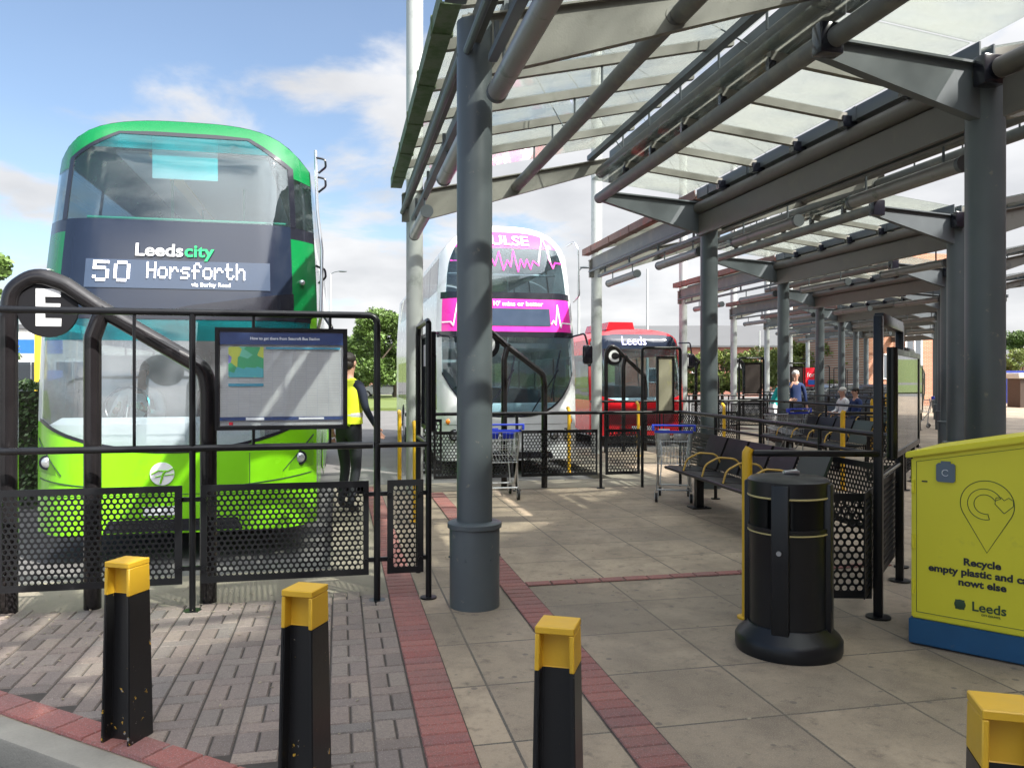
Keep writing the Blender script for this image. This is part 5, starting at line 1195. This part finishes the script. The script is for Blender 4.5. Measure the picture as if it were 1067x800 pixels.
# ------------------------------------------------------------------ people
def skinned(joints, edges, radii, root=0, sub=2):
    me = bpy.data.meshes.new('b'); me.from_pydata(joints, edges, []); o = bpy.data.objects.new('b', me); COL.objects.link(o)
    bpy.context.view_layer.objects.active = o
    sk = o.modifiers.new('s', 'SKIN'); sk.use_smooth_shade = True
    for i, r in enumerate(radii):
        v = me.skin_vertices[0].data[i]; v.radius = r if isinstance(r, tuple) else (r, r); v.use_root = (i == root)
    sb = o.modifiers.new('u', 'SUBSURF'); sb.levels = sub; sb.render_levels = sub
    bpy.context.view_layer.update(); dg = bpy.context.evaluated_depsgraph_get()
    m2 = bpy.data.meshes.new_from_object(o.evaluated_get(dg)); bpy.data.objects.remove(o); return m2
def person(label, loc, rz, pose, shirt, trouser, hair, sleeve=None, height=1.0, vest=False, group=None):
    """facing local -y; pose: dict of joint overrides"""
    J = dict(pelvis=(0, 0, .95), waist=(0, 0, 1.1), chest=(0, .01, 1.3), neck0=(0, .015, 1.45), neck=(0, 0, 1.52), head0=(0, -.01, 1.6), head=(0, -.01, 1.68), crown=(0, .005, 1.755),
             sR=(.17, .01, 1.42), eR=(.24, .03, 1.14), wR=(.26, -.04, .9), hR=(.265, -.06, .83), sL=(-.17, .01, 1.42), eL=(-.24, .03, 1.14), wL=(-.26, -.04, .9), hL=(-.265, -.06, .83),
             qR=(.09, 0, .9), kR=(.1, -.01, .5), aR=(.11, .02, .09), tR=(.12, -.13, .04), qL=(-.09, 0, .9), kL=(-.1, -.01, .5), aL=(-.11, .02, .09), tL=(-.12, -.13, .04))
    J.update(pose); names = list(J); idx = {n: i for i, n in enumerate(names)}
    E = [('pelvis', 'waist'), ('waist', 'chest'), ('chest', 'neck0'), ('neck0', 'neck'), ('neck', 'head0'), ('head0', 'head'), ('head', 'crown')]
    for s in 'RL': E += [('neck0', 's' + s), ('s' + s, 'e' + s), ('e' + s, 'w' + s), ('w' + s, 'h' + s), ('pelvis', 'q' + s), ('q' + s, 'k' + s), ('k' + s, 'a' + s), ('a' + s, 't' + s)]
    rad = dict(pelvis=(.15, .105), waist=(.14, .1), chest=(.155, .11), neck0=(.1, .075), neck=(.05, .052), head0=(.062, .075), head=(.076, .092), crown=(.058, .07))
    rs = []
    for n in names:
        k = n[0]
        rs.append(rad.get(n) or {'s': .065, 'e': .043, 'w': .028, 'h': .036, 'q': .09, 'k': .06, 'a': .042, 't': .038}[k])
    me = skinned([tuple(Vector(J[n])) for n in names], [(idx[a], idx[b]) for a, b in E], rs, 0)
    t = thing('person', label, 'person', loc, rz, group); t.scale = (height,) * 3
    mats = [M[shirt], M[trouser], M['skin'], M['shoe'], M[sleeve or shirt]]
    segs = [(Vector(J[a]), Vector(J[b]), a, b) for a, b in E]
    def cls(c):
        best = None
        for A, B, a, b in segs:
            d = B - A; tt = max(0, min(1, (c - A).dot(d) / d.length_squared)); dist = (c - (A + d * tt)).length
            if best is None or dist < best[0]: best = (dist, a, b, tt)
        _, a, b, tt = best
        if b in ('neck', 'head0', 'head', 'crown') : return 2 if not (b == 'neck' and tt < .3) else 0
        if a in ('wR', 'wL'): return 2
        if a[0] == 'e' and b[0] == 'w' and tt > .85: return 2
        if a[0] in 'se' and b[0] in 'ew': return 4
        if a == 'neck0': return 4 if tt > .7 else 0
        if a == 'pelvis' and b == 'waist': return 1 if tt < .25 else 0
        if b[0] == 't' or (a[0] == 'k' and tt > .93): return 3
        if a[0] in 'qk' or b[0] == 'q': return 1
        return 0
    body = link('body', me, mats, t)
    for p in me.polygons: p.material_index = cls(p.center); p.use_smooth = True
    # face
    hd = Vector(J['head']); fw = Vector((0, -1, 0)); 
    if 'face' in pose: fw = Vector(pose['face']).normalized()
    sd = fw.cross(Vector((0, 0, 1))).normalized(); a = math.atan2(-fw.x, -fw.y) * -1; rzh = math.atan2(fw.y, fw.x) + math.pi / 2
    g = G(); g.cyl(hd + fw * .085 + Vector((0, 0, .02)), hd + fw * .115 + Vector((0, 0, -.025)), .009, .015, seg=8); g.build('nose', M['skin'], body)
    for q in (-1, 1): g = G(); g.ell(hd + sd * .08 * q + Vector((0, 0, -.005)), (.012, .02, .032), 10, rzh); g.build('ear', M['skin'], body)
    for s in (-1, 1): g = G(); g.ell(hd + fw * .084 + sd * .032 * s + Vector((0, 0, .018)), (.012, .009, .007), 8, rzh); g.build('eye', M['hair_br'], body)
    g = G(); g.ell(hd + fw * .088 + Vector((0, 0, -.055)), (.024, .008, .005), 8, rzh); g.build('mouth', mat('lips', (.3, .1, .09), .5) if 'lips' not in M else M['lips'], body)
    g = G(); g.ell(hd - fw * .022 + Vector((0, 0, .045)), (.088, .1, .078), 20, rzh); g.ell(hd - fw * .045 + Vector((0, 0, -.01)), (.078, .07, .075), 16, rzh)
    for v in g.bm.verts: v.co += Vector((random.uniform(-.004, .004),) * 3)
    g.build('hair', M[hair], t)
    # hands: palm is in the skin, fingers are their own chains
    for s in 'RL':
        Wp, Hp = Vector(J['w' + s]), Vector(J['h' + s]); d = (Hp - Wp).normalized(); side = d.cross(Vector((1, 0, 0)) if abs(d.x) < .8 else Vector((0, 1, 0))).normalized()
        nrm = d.cross(side); g = G()
        for i, L in enumerate((.065, .075, .07, .055)):
            o = Hp + side * (.027 - .018 * i) + d * .018; g.tube([o, o + d * L * .45, o + d * L * .8 + nrm * .012, o + d * L + nrm * .026], [.0095, .009, .0085, .006], seg=7)
        o = Wp.lerp(Hp, .55) + side * .025; g.tube([o, o + side * .022 + d * .025, o + side * .026 + d * .055 + nrm * .008], [.012, .011, .007], seg=7); g.build('fingers', M['skin'], body)
    if vest:
        g = G(); prof = [(1.0, .178, .128), (1.1, .17, .125), (1.25, .178, .132), (1.38, .178, .13), (1.45, .14, .11)]
        rings = []
        for z, rx, ry in prof:
            rings.append([g.bm.verts.new((rx * math.cos(a), .005 + ry * math.sin(a), z)) for a in [2 * math.pi * k / 28 for k in range(28)]])
        for i in range(len(rings) - 1):
            for k in range(28): g.bm.faces.new((rings[i][k], rings[i][(k + 1) % 28], rings[i + 1][(k + 1) % 28], rings[i + 1][k]))
        ve = g.build('hi_vis_vest', M['hivis'], t)
        for z in (1.1,):
            g = G(); g.lathe([(.1735, z - .025), (.1755, z - .02), (.1755, z + .02), (.1735, z + .025)], seg=28, sx=1, sy=.74); g.build('reflective_band', M['tape'], ve)
    return t
person('person in a yellow hi-vis vest and navy jumper standing beside the green bus', (-1.95, 9.5, 0), R(155), dict(
    sL=(-.17, .01, 1.42), eL=(-.235, .0, 1.17), wL=(-.29, -.12, .96), hL=(-.3, -.16, .9), kR=(.1, -.08, .5), aR=(.12, -.02, .09), tR=(.12, -.17, .04), aL=(-.11, .12, .09), tL=(-.12, -.02, .04)), 'hivis', 'darktrouser', 'hair_dk', sleeve='navycloth', height=1.06, vest=True)
person('person with white hair in a teal top leaning beside a dark board frame', (6.42, 19.6, 0), R(60), dict(
    waist=(0, -.03, 1.1), chest=(0, -.12, 1.28), neck0=(0, -.2, 1.41), neck=(0, -.24, 1.46), head0=(0, -.27, 1.53), head=(0, -.29, 1.61), crown=(0, -.29, 1.68),
    sR=(.17, -.19, 1.38), eR=(.22, -.2, 1.12), wR=(.2, -.42, 1.1), hR=(.18, -.49, 1.11), sL=(-.17, -.19, 1.38), eL=(-.22, -.2, 1.12), wL=(-.2, -.42, 1.1), hL=(-.18, -.49, 1.11)), 'teal', 'whitecloth', 'hair_wh', height=.96)
person('grey haired person in a navy jumper, hand at the face, right of a column', (7.05, 19.8, 0), R(-10), dict(
    eL=(-.27, -.08, 1.16), wL=(-.14, -.2, 1.42), hL=(-.08, -.18, 1.52)), 'bluecloth', 'navycloth', 'hair_wh', height=1.0)
SIT = dict(pelvis=(0, .0, .52), waist=(0, .04, .68), chest=(0, .05, .88), neck0=(0, .04, 1.03), neck=(0, .02, 1.1), head0=(0, .01, 1.17), head=(0, .0, 1.25), crown=(0, .01, 1.325), sR=(.17, .04, 1.0), eR=(.22, -.02, .74), wR=(.14, -.25, .68), hR=(.12, -.32, .67),
           sL=(-.17, .04, 1.0), eL=(-.22, -.02, .74), wL=(-.14, -.25, .68), hL=(-.12, -.32, .67), qR=(.09, -.05, .5), kR=(.11, -.45, .5), aR=(.11, -.42, .09), tR=(.11, -.57, .04), qL=(-.09, -.05, .5), kL=(-.11, -.45, .5), aL=(-.11, -.42, .09), tL=(-.11, -.57, .04))
def on_bench(n, i):  # a seat of bench n
    m = Matrix.Translation(b0.location + P * n) @ Matrix.Rotation(b0.rotation_euler.z, 4, 'Z'); return m @ Vector((.2, i * .6 + .3, 0))
person('seated person with dark hair and a dark blue top on a distant bench', on_bench(2, 1), TH - R(90), SIT, 'bluecloth', 'navycloth', 'hair_dk')
person('seated person in a pale top on a distant bench', on_bench(2, 2), TH - R(90), SIT, 'whitecloth', 'navycloth', 'hair_wh')
DR = dict(SIT); DR.update(eR=(.24, -.1, .78), wR=(.14, -.36, .86), hR=(.1, -.42, .89), eL=(-.24, -.1, .78), wL=(-.14, -.36, .86), hL=(-.1, -.42, .89))
pd = b1; drv = person('person in a white shirt driving, seen behind the green bus windscreen', B1.location + BX * -.55 + AY * 1.12 + Vector((0, 0, .42)), TH, DR, 'whitecloth', 'navycloth', 'hair_br')

# ------------------------------------------------------------------ vegetation
def leaves(bm, centres, per, size, flat=.6):
    for c, r in centres:
        for _ in range(per):
            while True:
                v = Vector((random.uniform(-1, 1), random.uniform(-1, 1), random.uniform(-1, 1)))
                if .25 < v.length < 1: break
            v.normalize(); v *= random.uniform(.55, 1.0)
            p = c + Vector((v.x * r, v.y * r, v.z * r * .8)); s = size * random.uniform(.6, 1.3)
            n = Vector((random.gauss(0, 1), random.gauss(0, 1), random.gauss(0, 1) + .5)).normalized(); a = n.orthogonal().normalized(); b = n.cross(a)
            an = random.uniform(0, 6.28); a, b = a * math.cos(an) + b * math.sin(an), b * math.cos(an) - a * math.sin(an)
            bm.faces.new([bm.verts.new(p + x) for x in (a * s, b * s * .55, -a * s, -b * s * .55)])
def make_tree(name, label, loc, H, Wd, mleaf, leafsize=.16, ncl=46, per=170, group='trees beyond the bus station'):
    t = thing(name, label, 'tree', loc, random.uniform(0, 6), group)
    g = G(); tr_ = H * .035; g.tube([(0, 0, -.2), (.02 * H, 0, H * .2), (.0, .02 * H, H * .42), (0, 0, H * .7)], [tr_, tr_ * .75, tr_ * .5, tr_ * .2], seg=9)
    cs = []
    for i in range(ncl):
        a = random.uniform(0, 6.28); hz = random.uniform(.25, .95); rr = Wd / 2 * math.sin(math.pi * min(.97, (hz - .08))) ** .6 * random.uniform(.3, 1) ; p = Vector((math.cos(a) * rr, math.sin(a) * rr, hz * H)); cs.append((p, Wd * random.uniform(.08, .17)))
        if i % 4 == 0: g.tube([(0, 0, H * hz * .55), (p.x * .5, p.y * .5, H * hz * .85), p], [tr_ * .35, tr_ * .2, tr_ * .06], seg=6)
    g.build('trunk', M['bark'], t)
    bm = bmesh.new(); leaves(bm, cs, per, leafsize); me = bpy.data.meshes.new('crown'); bm.to_mesh(me); bm.free(); link('crown', me, mleaf, t); return t
def place(px, Y, z=0): return Vector(((px - 533) / 830 * Y, Y, z))
tA = make_tree('tree', 'green tree right of the green bus behind the map board post', place(392, 62, -.1), 6.9, 5.8, M['leaf'], .13, 60, 300)
tB = make_tree('tree', 'light green tree between the slim columns, left of the woman in teal', place(752, 56, -.1), 3.7, 4.2, M['leaf_lt'], .11, 50, 260)
tC = make_tree('tree', 'light green tree behind the man in navy', place(842, 54, -.1), 4.3, 5.0, M['leaf_lt'], .11, 50, 260)
tD = make_tree('tree', 'broad light green tree left of the tall black fence post', place(892, 50, -.1), 4.9, 4.6, M['leaf_lt'], .11, 50, 260)
def tdup(o, label, px, Y, s, rz=0):
    c = dup(o, place(px, Y, -.1), rz, label); c.scale = (s, s, s); return c
tdup(tA, 'tree just left of the pink bus, partly behind the rear of it', 412, 66, 1.0, 2); tdup(tA, 'smaller tree seen past the right shoulder of the green bus', 366, 70, .8, 4)
tdup(tB, 'light green tree behind the boards left of the slim columns', 722, 58, .95, 1); tdup(tC, 'light green tree between the two seated passengers and the brick wall', 868, 57, 1.0, 3)
tdup(tC, 'pale tree behind the second slim column from the red bus', 800, 60, .92, 2); tdup(tA, 'tree on the skyline at the right edge', 1062, 120, 1.25, 2); tdup(tA, 'rounded tree right of the thick columns on the horizon', 1049, 150, 1.2, 1)
tdup(tD, 'bush like tree low at the right edge above the blue container', 1066, 75, .9, 1)
tdup(tA, 'tree with only its outer twigs showing at the left edge', -88, 24, .95, 2)
tdup(tA, 'dark tree on the far left horizon', 3, 130, 1.2, 5)
tdup(tA, 'far tree behind the shop fronts at the left', 52, 120, 1.0, 3)
def make_hedge(label, a, b, h, d, mleaf):
    a, b = Vector(a), Vector(b); L = (b - a).length; t = thing('hedge', label, 'hedge', a, math.atan2((b - a).y, (b - a).x))
    bm = bmesh.new(); n = int(L * d * h * 2600)
    for _ in range(n):
        x, y, z = random.uniform(0, L), random.uniform(-d / 2, d / 2), random.uniform(0, h); 
        k = random.random()
        if k < .35: z = h + random.gauss(0, .03)
        elif k < .7: y = -d / 2 + random.gauss(0, .035)
        elif k < .85: y = d / 2 + random.gauss(0, .03)
        elif k < .95: x = random.choice((0, L)) + random.gauss(0, .03)
        p = Vector((x, y, z)); s = .032 * random.uniform(.6, 1.3); nn = Vector((random.gauss(0, 1), random.gauss(0, 1), random.gauss(0, 1))).normalized(); u = nn.orthogonal().normalized(); v = nn.cross(u)
        bm.faces.new([bm.verts.new(p + q) for q in (u * s, v * s * .6, -u * s, -v * s * .6)])
    me = bpy.data.meshes.new('foliage'); bm.to_mesh(me); bm.free(); link('foliage', me, mleaf, t)
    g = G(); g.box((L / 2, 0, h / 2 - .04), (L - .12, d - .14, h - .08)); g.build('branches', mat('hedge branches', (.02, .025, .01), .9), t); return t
make_hedge('clipped dark green hedge left of the green bus', (-9.6, 10.6, ZR), (-5.2, 11.1, ZR), 1.62, .9, M['leaf_dk'])

# ------------------------------------------------------------------ background buildings
def building(name, label, loc, rz, w, d, h, mwall, roof=None, wins=(), rh=1.8, doors=()):
    t = thing(name, label, 'building', loc, rz)
    g = G(); g.box((w / 2, d / 2, h / 2), (w, d, h)); wl = g.build('wall', M[mwall], t)
    if roof == 'gable': g = G(); g.prism([(-.4, h - .05), (d + .4, h - .05), (d + .4, h + .12), (d / 2, h + rh), (-.4, h + .12)], 'x', -.4, w + .4); g.build('roof', M['roofgrey'], t)
    elif roof == 'flat': g = G(); g.box((w / 2, d / 2, h + .12), (w + .3, d + .3, .24)); g.build('roof', M['roofgrey'], t)
    for (x, z, ww, hh) in wins:
        g = G(); g.box((x, -.03, z), (ww + .16, .08, .08 + hh)); fr = g.build('window', M['white'], t)
        g = G(); g.box((x - ww / 4, -.075, z), (ww / 2 - .04, .02, hh - .06)); g.box((x + ww / 4, -.075, z), (ww / 2 - .04, .02, hh - .06)); g.build('pane', M['winglass'], fr)
    return t
pt = place(650, 76, ZR)
building('terrace_building', 'long low red brick building with a pale grey roof behind the canopy', pt, R(-3), 34, 12, 4.7, 'brick_r', 'gable', [(3 + 4.2 * i, 2.0 + .9 * (i % 2), 1.5, 1.3) for i in range(7)], rh=2.4)
pt = place(903, 46, ZR)
building('brick_building', 'tall sunlit orange brick gable building behind the notice cases', pt, R(8), 6.2, 10, 9, 'brick_o', None, [(2.9, 3.2, .9, 2.6), (2.9, 7, .9, 1.2), (1.0, 2.4, .6, 1.4)])
t = thing('downpipe', 'white vertical pipe on the orange brick wall', 'pipe', place(952, 45.6, ZR), 0); g = G(); g.cyl((0, 0, 0), (0, 0, 5.2), .06); g.box((0, 0, 4.4), (.3, .12, .2)); g.box((0, 0, 2.6), (.25, .1, .1)); g.build('pipe', M['white'], t)
building('shop', 'pale shop front with blue fascia panels seen through the letter E hoop', place(-40, 46, ZR), R(6), 11.5, 6, 4.6, 'cream', 'flat', [(1.5 + 2.3 * i, 1.6, 1.9, 2.2) for i in range(5)])
t = thing('shop_sign', 'blue sign board on the shop front behind the E sign', 'sign', place(12, 45.2, 0), R(6)); g = G(); g.box((1.4, 0, 3.4), (2.6, .15, .8)); g.build('board', M['blueshop'], t); g = G(); g.box((2.3, -.1, 1.7), (.9, .1, .7)); g.build('panel', M['blueshop'], t); g = G(); g.cyl((1.4, 0, ZR), (1.4, 0, 3), .06); g.build('post', M['white'], t)
t = thing('yellow_pillar', 'yellow pillar between the shop and the green bus', 'pillar', place(42, 38, ZR), 0); g = G(); g.box((0, 0, 1.9), (.4, .4, 3.8), bev=.02); g.build('shaft', M['yellowshop'], t)
building('house', 'small distant house roof just right of the green bus', place(350, 90, ZR), R(5), 7, 7, 4.0, 'brick_o', 'gable', [(2, 2.5, 1.2, 1.2)], rh=2.5)
building('house', 'orange roofed house low behind trees at the right edge', place(1047, 95, ZR), R(-10), 9, 7, 3.2, 'brick_o', 'gable', [(2, 2, 1.2, 1.2)], rh=2)
building('shade_block', 'tall unseen block added behind the viewpoint to keep the walkway in shade', (10.0 + 35 * .462, -5.06 + 35 * .887, ZR), R(-117.5), 60, 12, 14.45, 'brick_r', 'flat', []).location  # out of view, added as an occluder that shades the walkway
t = thing('storage_container', 'blue container low at the right edge', 'container', place(1052, 52, ZR), R(-8)); g = G(); g.box((0, 0, 1.1), (3.0, 2.2, 2.2))
for k in range(9): g.box((-1.35 + .34 * k, -1.12, 1.1), (.1, .06, 2.0))
g.build('shell', M['skipblue'], t)
t = thing('kiosk', 'dark brown kiosk at the right edge beside the blue container', 'kiosk', place(1074, 44, ZR), R(-8)); g = G(); g.box((0, 0, .85), (1.8, 1.5, 1.7)); g.build('body', mat('dark kiosk', (.05, .03, .02), .6), t); g = G(); g.box((0, 0, 1.85), (2.1, 1.8, .3), bev=.05); g.build('roof', M['cream'], t); g = G(); g.box((0, -.78, 1.1), (1.1, .06, .5)); g.build('hatch', M['tan'], t)
t = thing('advert_board', 'bright red advertising board right of the man in navy', 'sign', place(844, 36, 0), R(5)); g = G(); g.box((0, 0, 1.65), (.95, .06, .85)); g.build('board', M['redsign'], t); g = G(); g.box((0, .06, .6), (.1, .06, 1.5)); g.build('post', M['steel_dk'], t)
text('lettering', 'for', .3, (.0, -.035, 1.75), M['white'], t)
g = G(); g.box((0.05, -.035, 1.42), (.35, .01, .22)); g.build('panel', M['blueshop'], t)
# street lamps and poles
def lamp(label, px, Y, h, arm=1):
    t = thing('street_lamp', label, 'street lamp', place(px, Y, ZR), 0, 'street lamps and poles on the skyline')
    g = G(); g.cyl((0, 0, 0), (0, 0, h), .09, .05, seg=12); g.build('pole', M['mast'], t)
    g = G(); g.tube([(0, 0, h - .05), (arm * .3, 0, h + .1), (arm * .8, 0, h + .18)], .03, seg=8); g.ell((arm * 1.0, 0, h + .16), (.35, .12, .07), 12); g.build('lamp_head', M['steel_dk'], t)
lamp('street lamp right of the green bus, low on the sky', 344, 60, 9.6, .9)
lamp('street lamp with a small head between the pink bus and the red bus', 602.5, 42, 7.4, .4)
def pole(label, px, Y, h, r=.07):
    t = thing('pole', label, 'pole', place(px, Y, ZR), 0, 'plain white poles behind the canopy'); g = G(); g.cyl((0, 0, 0), (0, 0, h), r, r * .7, seg=10); g.build('shaft', M['mast'], t)
pole('slim pole rising behind the roof of the red bus', 674, 40, 7.2); pole('white pole in front of the brick building, left of the woman in teal', 791, 62, 5.4); pole('white pole in front of the grey roof, right of the second column', 826, 62, 5.8)
# cars
def car(label, loc, rz, mt, group='cars parked beyond the bus station'):
    t = thing('parked_car', label, 'car', loc, rz, group)
    g = G(); g.prism([(-2.0, .3), (-2.05, .62), (-1.9, .85), (-1.1, .95), (-.5, 1.38), (.9, 1.42), (1.7, .98), (2.02, .9), (2.05, .35)], 'y', -.85, .85); bmesh.ops.bevel(g.bm, geom=list(g.bm.edges), offset=.06, segments=2, affect='EDGES'); g.build('body', mt, t)
    for s in (-1, 1):
        g = G(); g.prism([(-1.0, .97), (-.5, 1.3), (.85, 1.34), (1.4, 1.0)], 'y', s * .855 - .01, s * .855 + .01); g.build('window', M['winglass'], t)
        for x in (-1.25, 1.25):
            g = G(); g.cyl((x, s * .7, .32), (x, s * .87, .32), .32, seg=20); wq = g.build('wheel', M['tyre'], t); g = G(); g.cyl((x, s * .86, .32), (x, s * .88, .32), .2, seg=14); g.build('rim', M['rim'], wq)
    g = G(); g.prism([(-1.12, .96), (-.56, 1.34), (-.54, 1.32), (-1.08, .95)], 'y', -.7, .7); g.build('windscreen', M['winglass'], t)
    for y in (-.6, .6): g = G(); g.ell((-2.02, y, .7), (.06, .16, .08)); g.build('headlight', M['lens'], t)
    return t
ca = car('red hatchback parked in front of the shop, seen through the letter E hoop', place(26, 39, ZR), R(5), M['carred'])
def cdup(label, px, Y, rz, m):
    c = dup(ca, place(px, Y, ZR), rz, label)
    for ch in c.children:
        if ch.name.startswith('body'): ch.data = ch.data.copy(); ch.data.materials[0] = m
cdup('dark car left of the red hatchback at the picture edge', -16, 40, R(5), M['cardark']); cdup('silver car beyond the railings under the trees', 870, 46, R(4), M['carsilver']); cdup('white car beyond the railings behind the man in navy', 835, 48, R(4), M['carwhite'])
cdup('dark blue car glimpsed between the columns behind the seated people', 898, 42, R(8), M['cardark']); cdup('white car parked beyond the hi-vis person on the far road', 398, 70, R(3), M['carwhite'])

# ------------------------------------------------------------------ camera, light, sky
cam = bpy.data.cameras.new('camera'); co = bpy.data.objects.new('camera', cam); COL.objects.link(co); sc.camera = co
co.location = (0, 0, 1.6); co.rotation_euler = (R(90), 0, 0); cam.sensor_width = 36; cam.lens = 36 * 830 / 1067; cam.shift_y = -6 / 1067; cam.clip_end = 3000; cam.clip_start = .05
SUN_AZ, SUN_EL = 128, 44
v = Vector((math.sin(R(SUN_AZ)) * math.cos(R(SUN_EL)), math.cos(R(SUN_AZ)) * math.cos(R(SUN_EL)), math.sin(R(SUN_EL))))
sl = bpy.data.lights.new('sun', 'SUN'); so = bpy.data.objects.new('sun', sl); COL.objects.link(so); so.rotation_euler = v.to_track_quat('Z', 'Y').to_euler(); sl.energy = 4.6; sl.angle = R(.6); sl.color = (1, .95, .87)
w = bpy.data.worlds.new('World'); sc.world = w; w.use_nodes = True; n = w.node_tree.nodes; l = w.node_tree.links
bg = n['Background']; sky = n.new('ShaderNodeTexSky'); sky.sky_type = 'NISHITA'; sky.sun_disc = False; sky.sun_elevation = R(SUN_EL); sky.sun_rotation = R(SUN_AZ); sky.dust_density = 1.2; sky.air_density = 1.0; sky.ozone_density = 1.5
tc = n.new('ShaderNodeTexCoord'); sp = n.new('ShaderNodeSeparateXYZ'); l.new(tc.outputs['Generated'], sp.inputs[0])
def math_(op, a, b=None):
    x = n.new('ShaderNodeMath'); x.operation = op
    for i, q in enumerate((a, b)):
        if q is None: continue
        if isinstance(q, (int, float)): x.inputs[i].default_value = q
        else: l.new(q, x.inputs[i])
    return x.outputs[0]
den = math_('ADD', math_('MAXIMUM', sp.outputs[2], 0.0), .22)
cb = n.new('ShaderNodeCombineXYZ'); l.new(math_('DIVIDE', sp.outputs[0], den), cb.inputs[0]); l.new(math_('DIVIDE', sp.outputs[1], den), cb.inputs[1]); cb.inputs[2].default_value = .37
no = n.new('ShaderNodeTexNoise'); no.inputs['Scale'].default_value = 2.3; no.inputs['Detail'].default_value = 10; no.inputs['Roughness'].default_value = .55; no.inputs['Distortion'].default_value = .25; l.new(cb.outputs[0], no.inputs['Vector'])
# clouds thicken towards the horizon and to the right
xb = math_('MULTIPLY', math_('ADD', sp.outputs[0], .25), .26); zb_ = math_('MULTIPLY', math_('SUBTRACT', .3, sp.outputs[2]), .42)
cv = math_('ADD', math_('ADD', math_('ADD', no.outputs['Fac'], math_('MULTIPLY', math_('MAXIMUM', math_('SUBTRACT', sp.outputs[2], .5), 0.0), .3)), math_('MINIMUM', math_('MAXIMUM', xb, -.09), .16)), math_('MAXIMUM', math_('MINIMUM', math_('MULTIPLY', zb_, 1.25), .22), -.06))
mr = n.new('ShaderNodeMapRange'); mr.inputs['From Min'].default_value = .45; mr.inputs['From Max'].default_value = .61; mr.interpolation_type = 'SMOOTHSTEP'; l.new(cv, mr.inputs[0])
n2 = n.new('ShaderNodeTexNoise'); n2.inputs['Scale'].default_value = 2.6; n2.inputs['Detail'].default_value = 7; l.new(cb.outputs[0], n2.inputs['Vector'])
cc = n.new('ShaderNodeMix'); cc.data_type = 'RGBA'; cc.inputs['A'].default_value = (2.3, 2.4, 2.6, 1); cc.inputs['B'].default_value = (6.0, 5.95, 5.95, 1); l.new(n2.outputs['Fac'], cc.inputs['Factor'])
mx = n.new('ShaderNodeMix'); mx.data_type = 'RGBA'; l.new(math_('ADD', math_('MULTIPLY', mr.outputs[0], .9), .06), mx.inputs['Factor']); l.new(sky.outputs[0], mx.inputs['A']); l.new(cc.outputs['Result'], mx.inputs['B'])
dt = n.new('ShaderNodeVectorMath'); dt.operation = 'DOT_PRODUCT'; l.new(tc.outputs['Generated'], dt.inputs[0]); dt.inputs[1].default_value = v
# clouds and haze are brighter towards the sun
br_ = math_('ADD', math_('MULTIPLY', math_('POWER', math_('MAXIMUM', dt.outputs['Value'], 0.0), 2.4), 7.0), 1.0)
sc_ = n.new('ShaderNodeVectorMath'); sc_.operation = 'SCALE'; l.new(cc.outputs['Result'], sc_.inputs[0]); l.new(br_, sc_.inputs['Scale']); l.new(sc_.outputs[0], mx.inputs['B'])
l.new(mx.outputs['Result'], bg.inputs['Color']); bg.inputs['Strength'].default_value = .088
sc.view_settings.view_transform = 'Standard'; sc.view_settings.look = 'None'; sc.view_settings.gamma = 1; sc.view_settings.exposure = 1.24
sc.render.engine = 'CYCLES'; sc.cycles.max_bounces = 10; sc.cycles.transparent_max_bounces = 24; sc.cycles.glossy_bounces = 4; sc.cycles.sample_clamp_indirect = 6
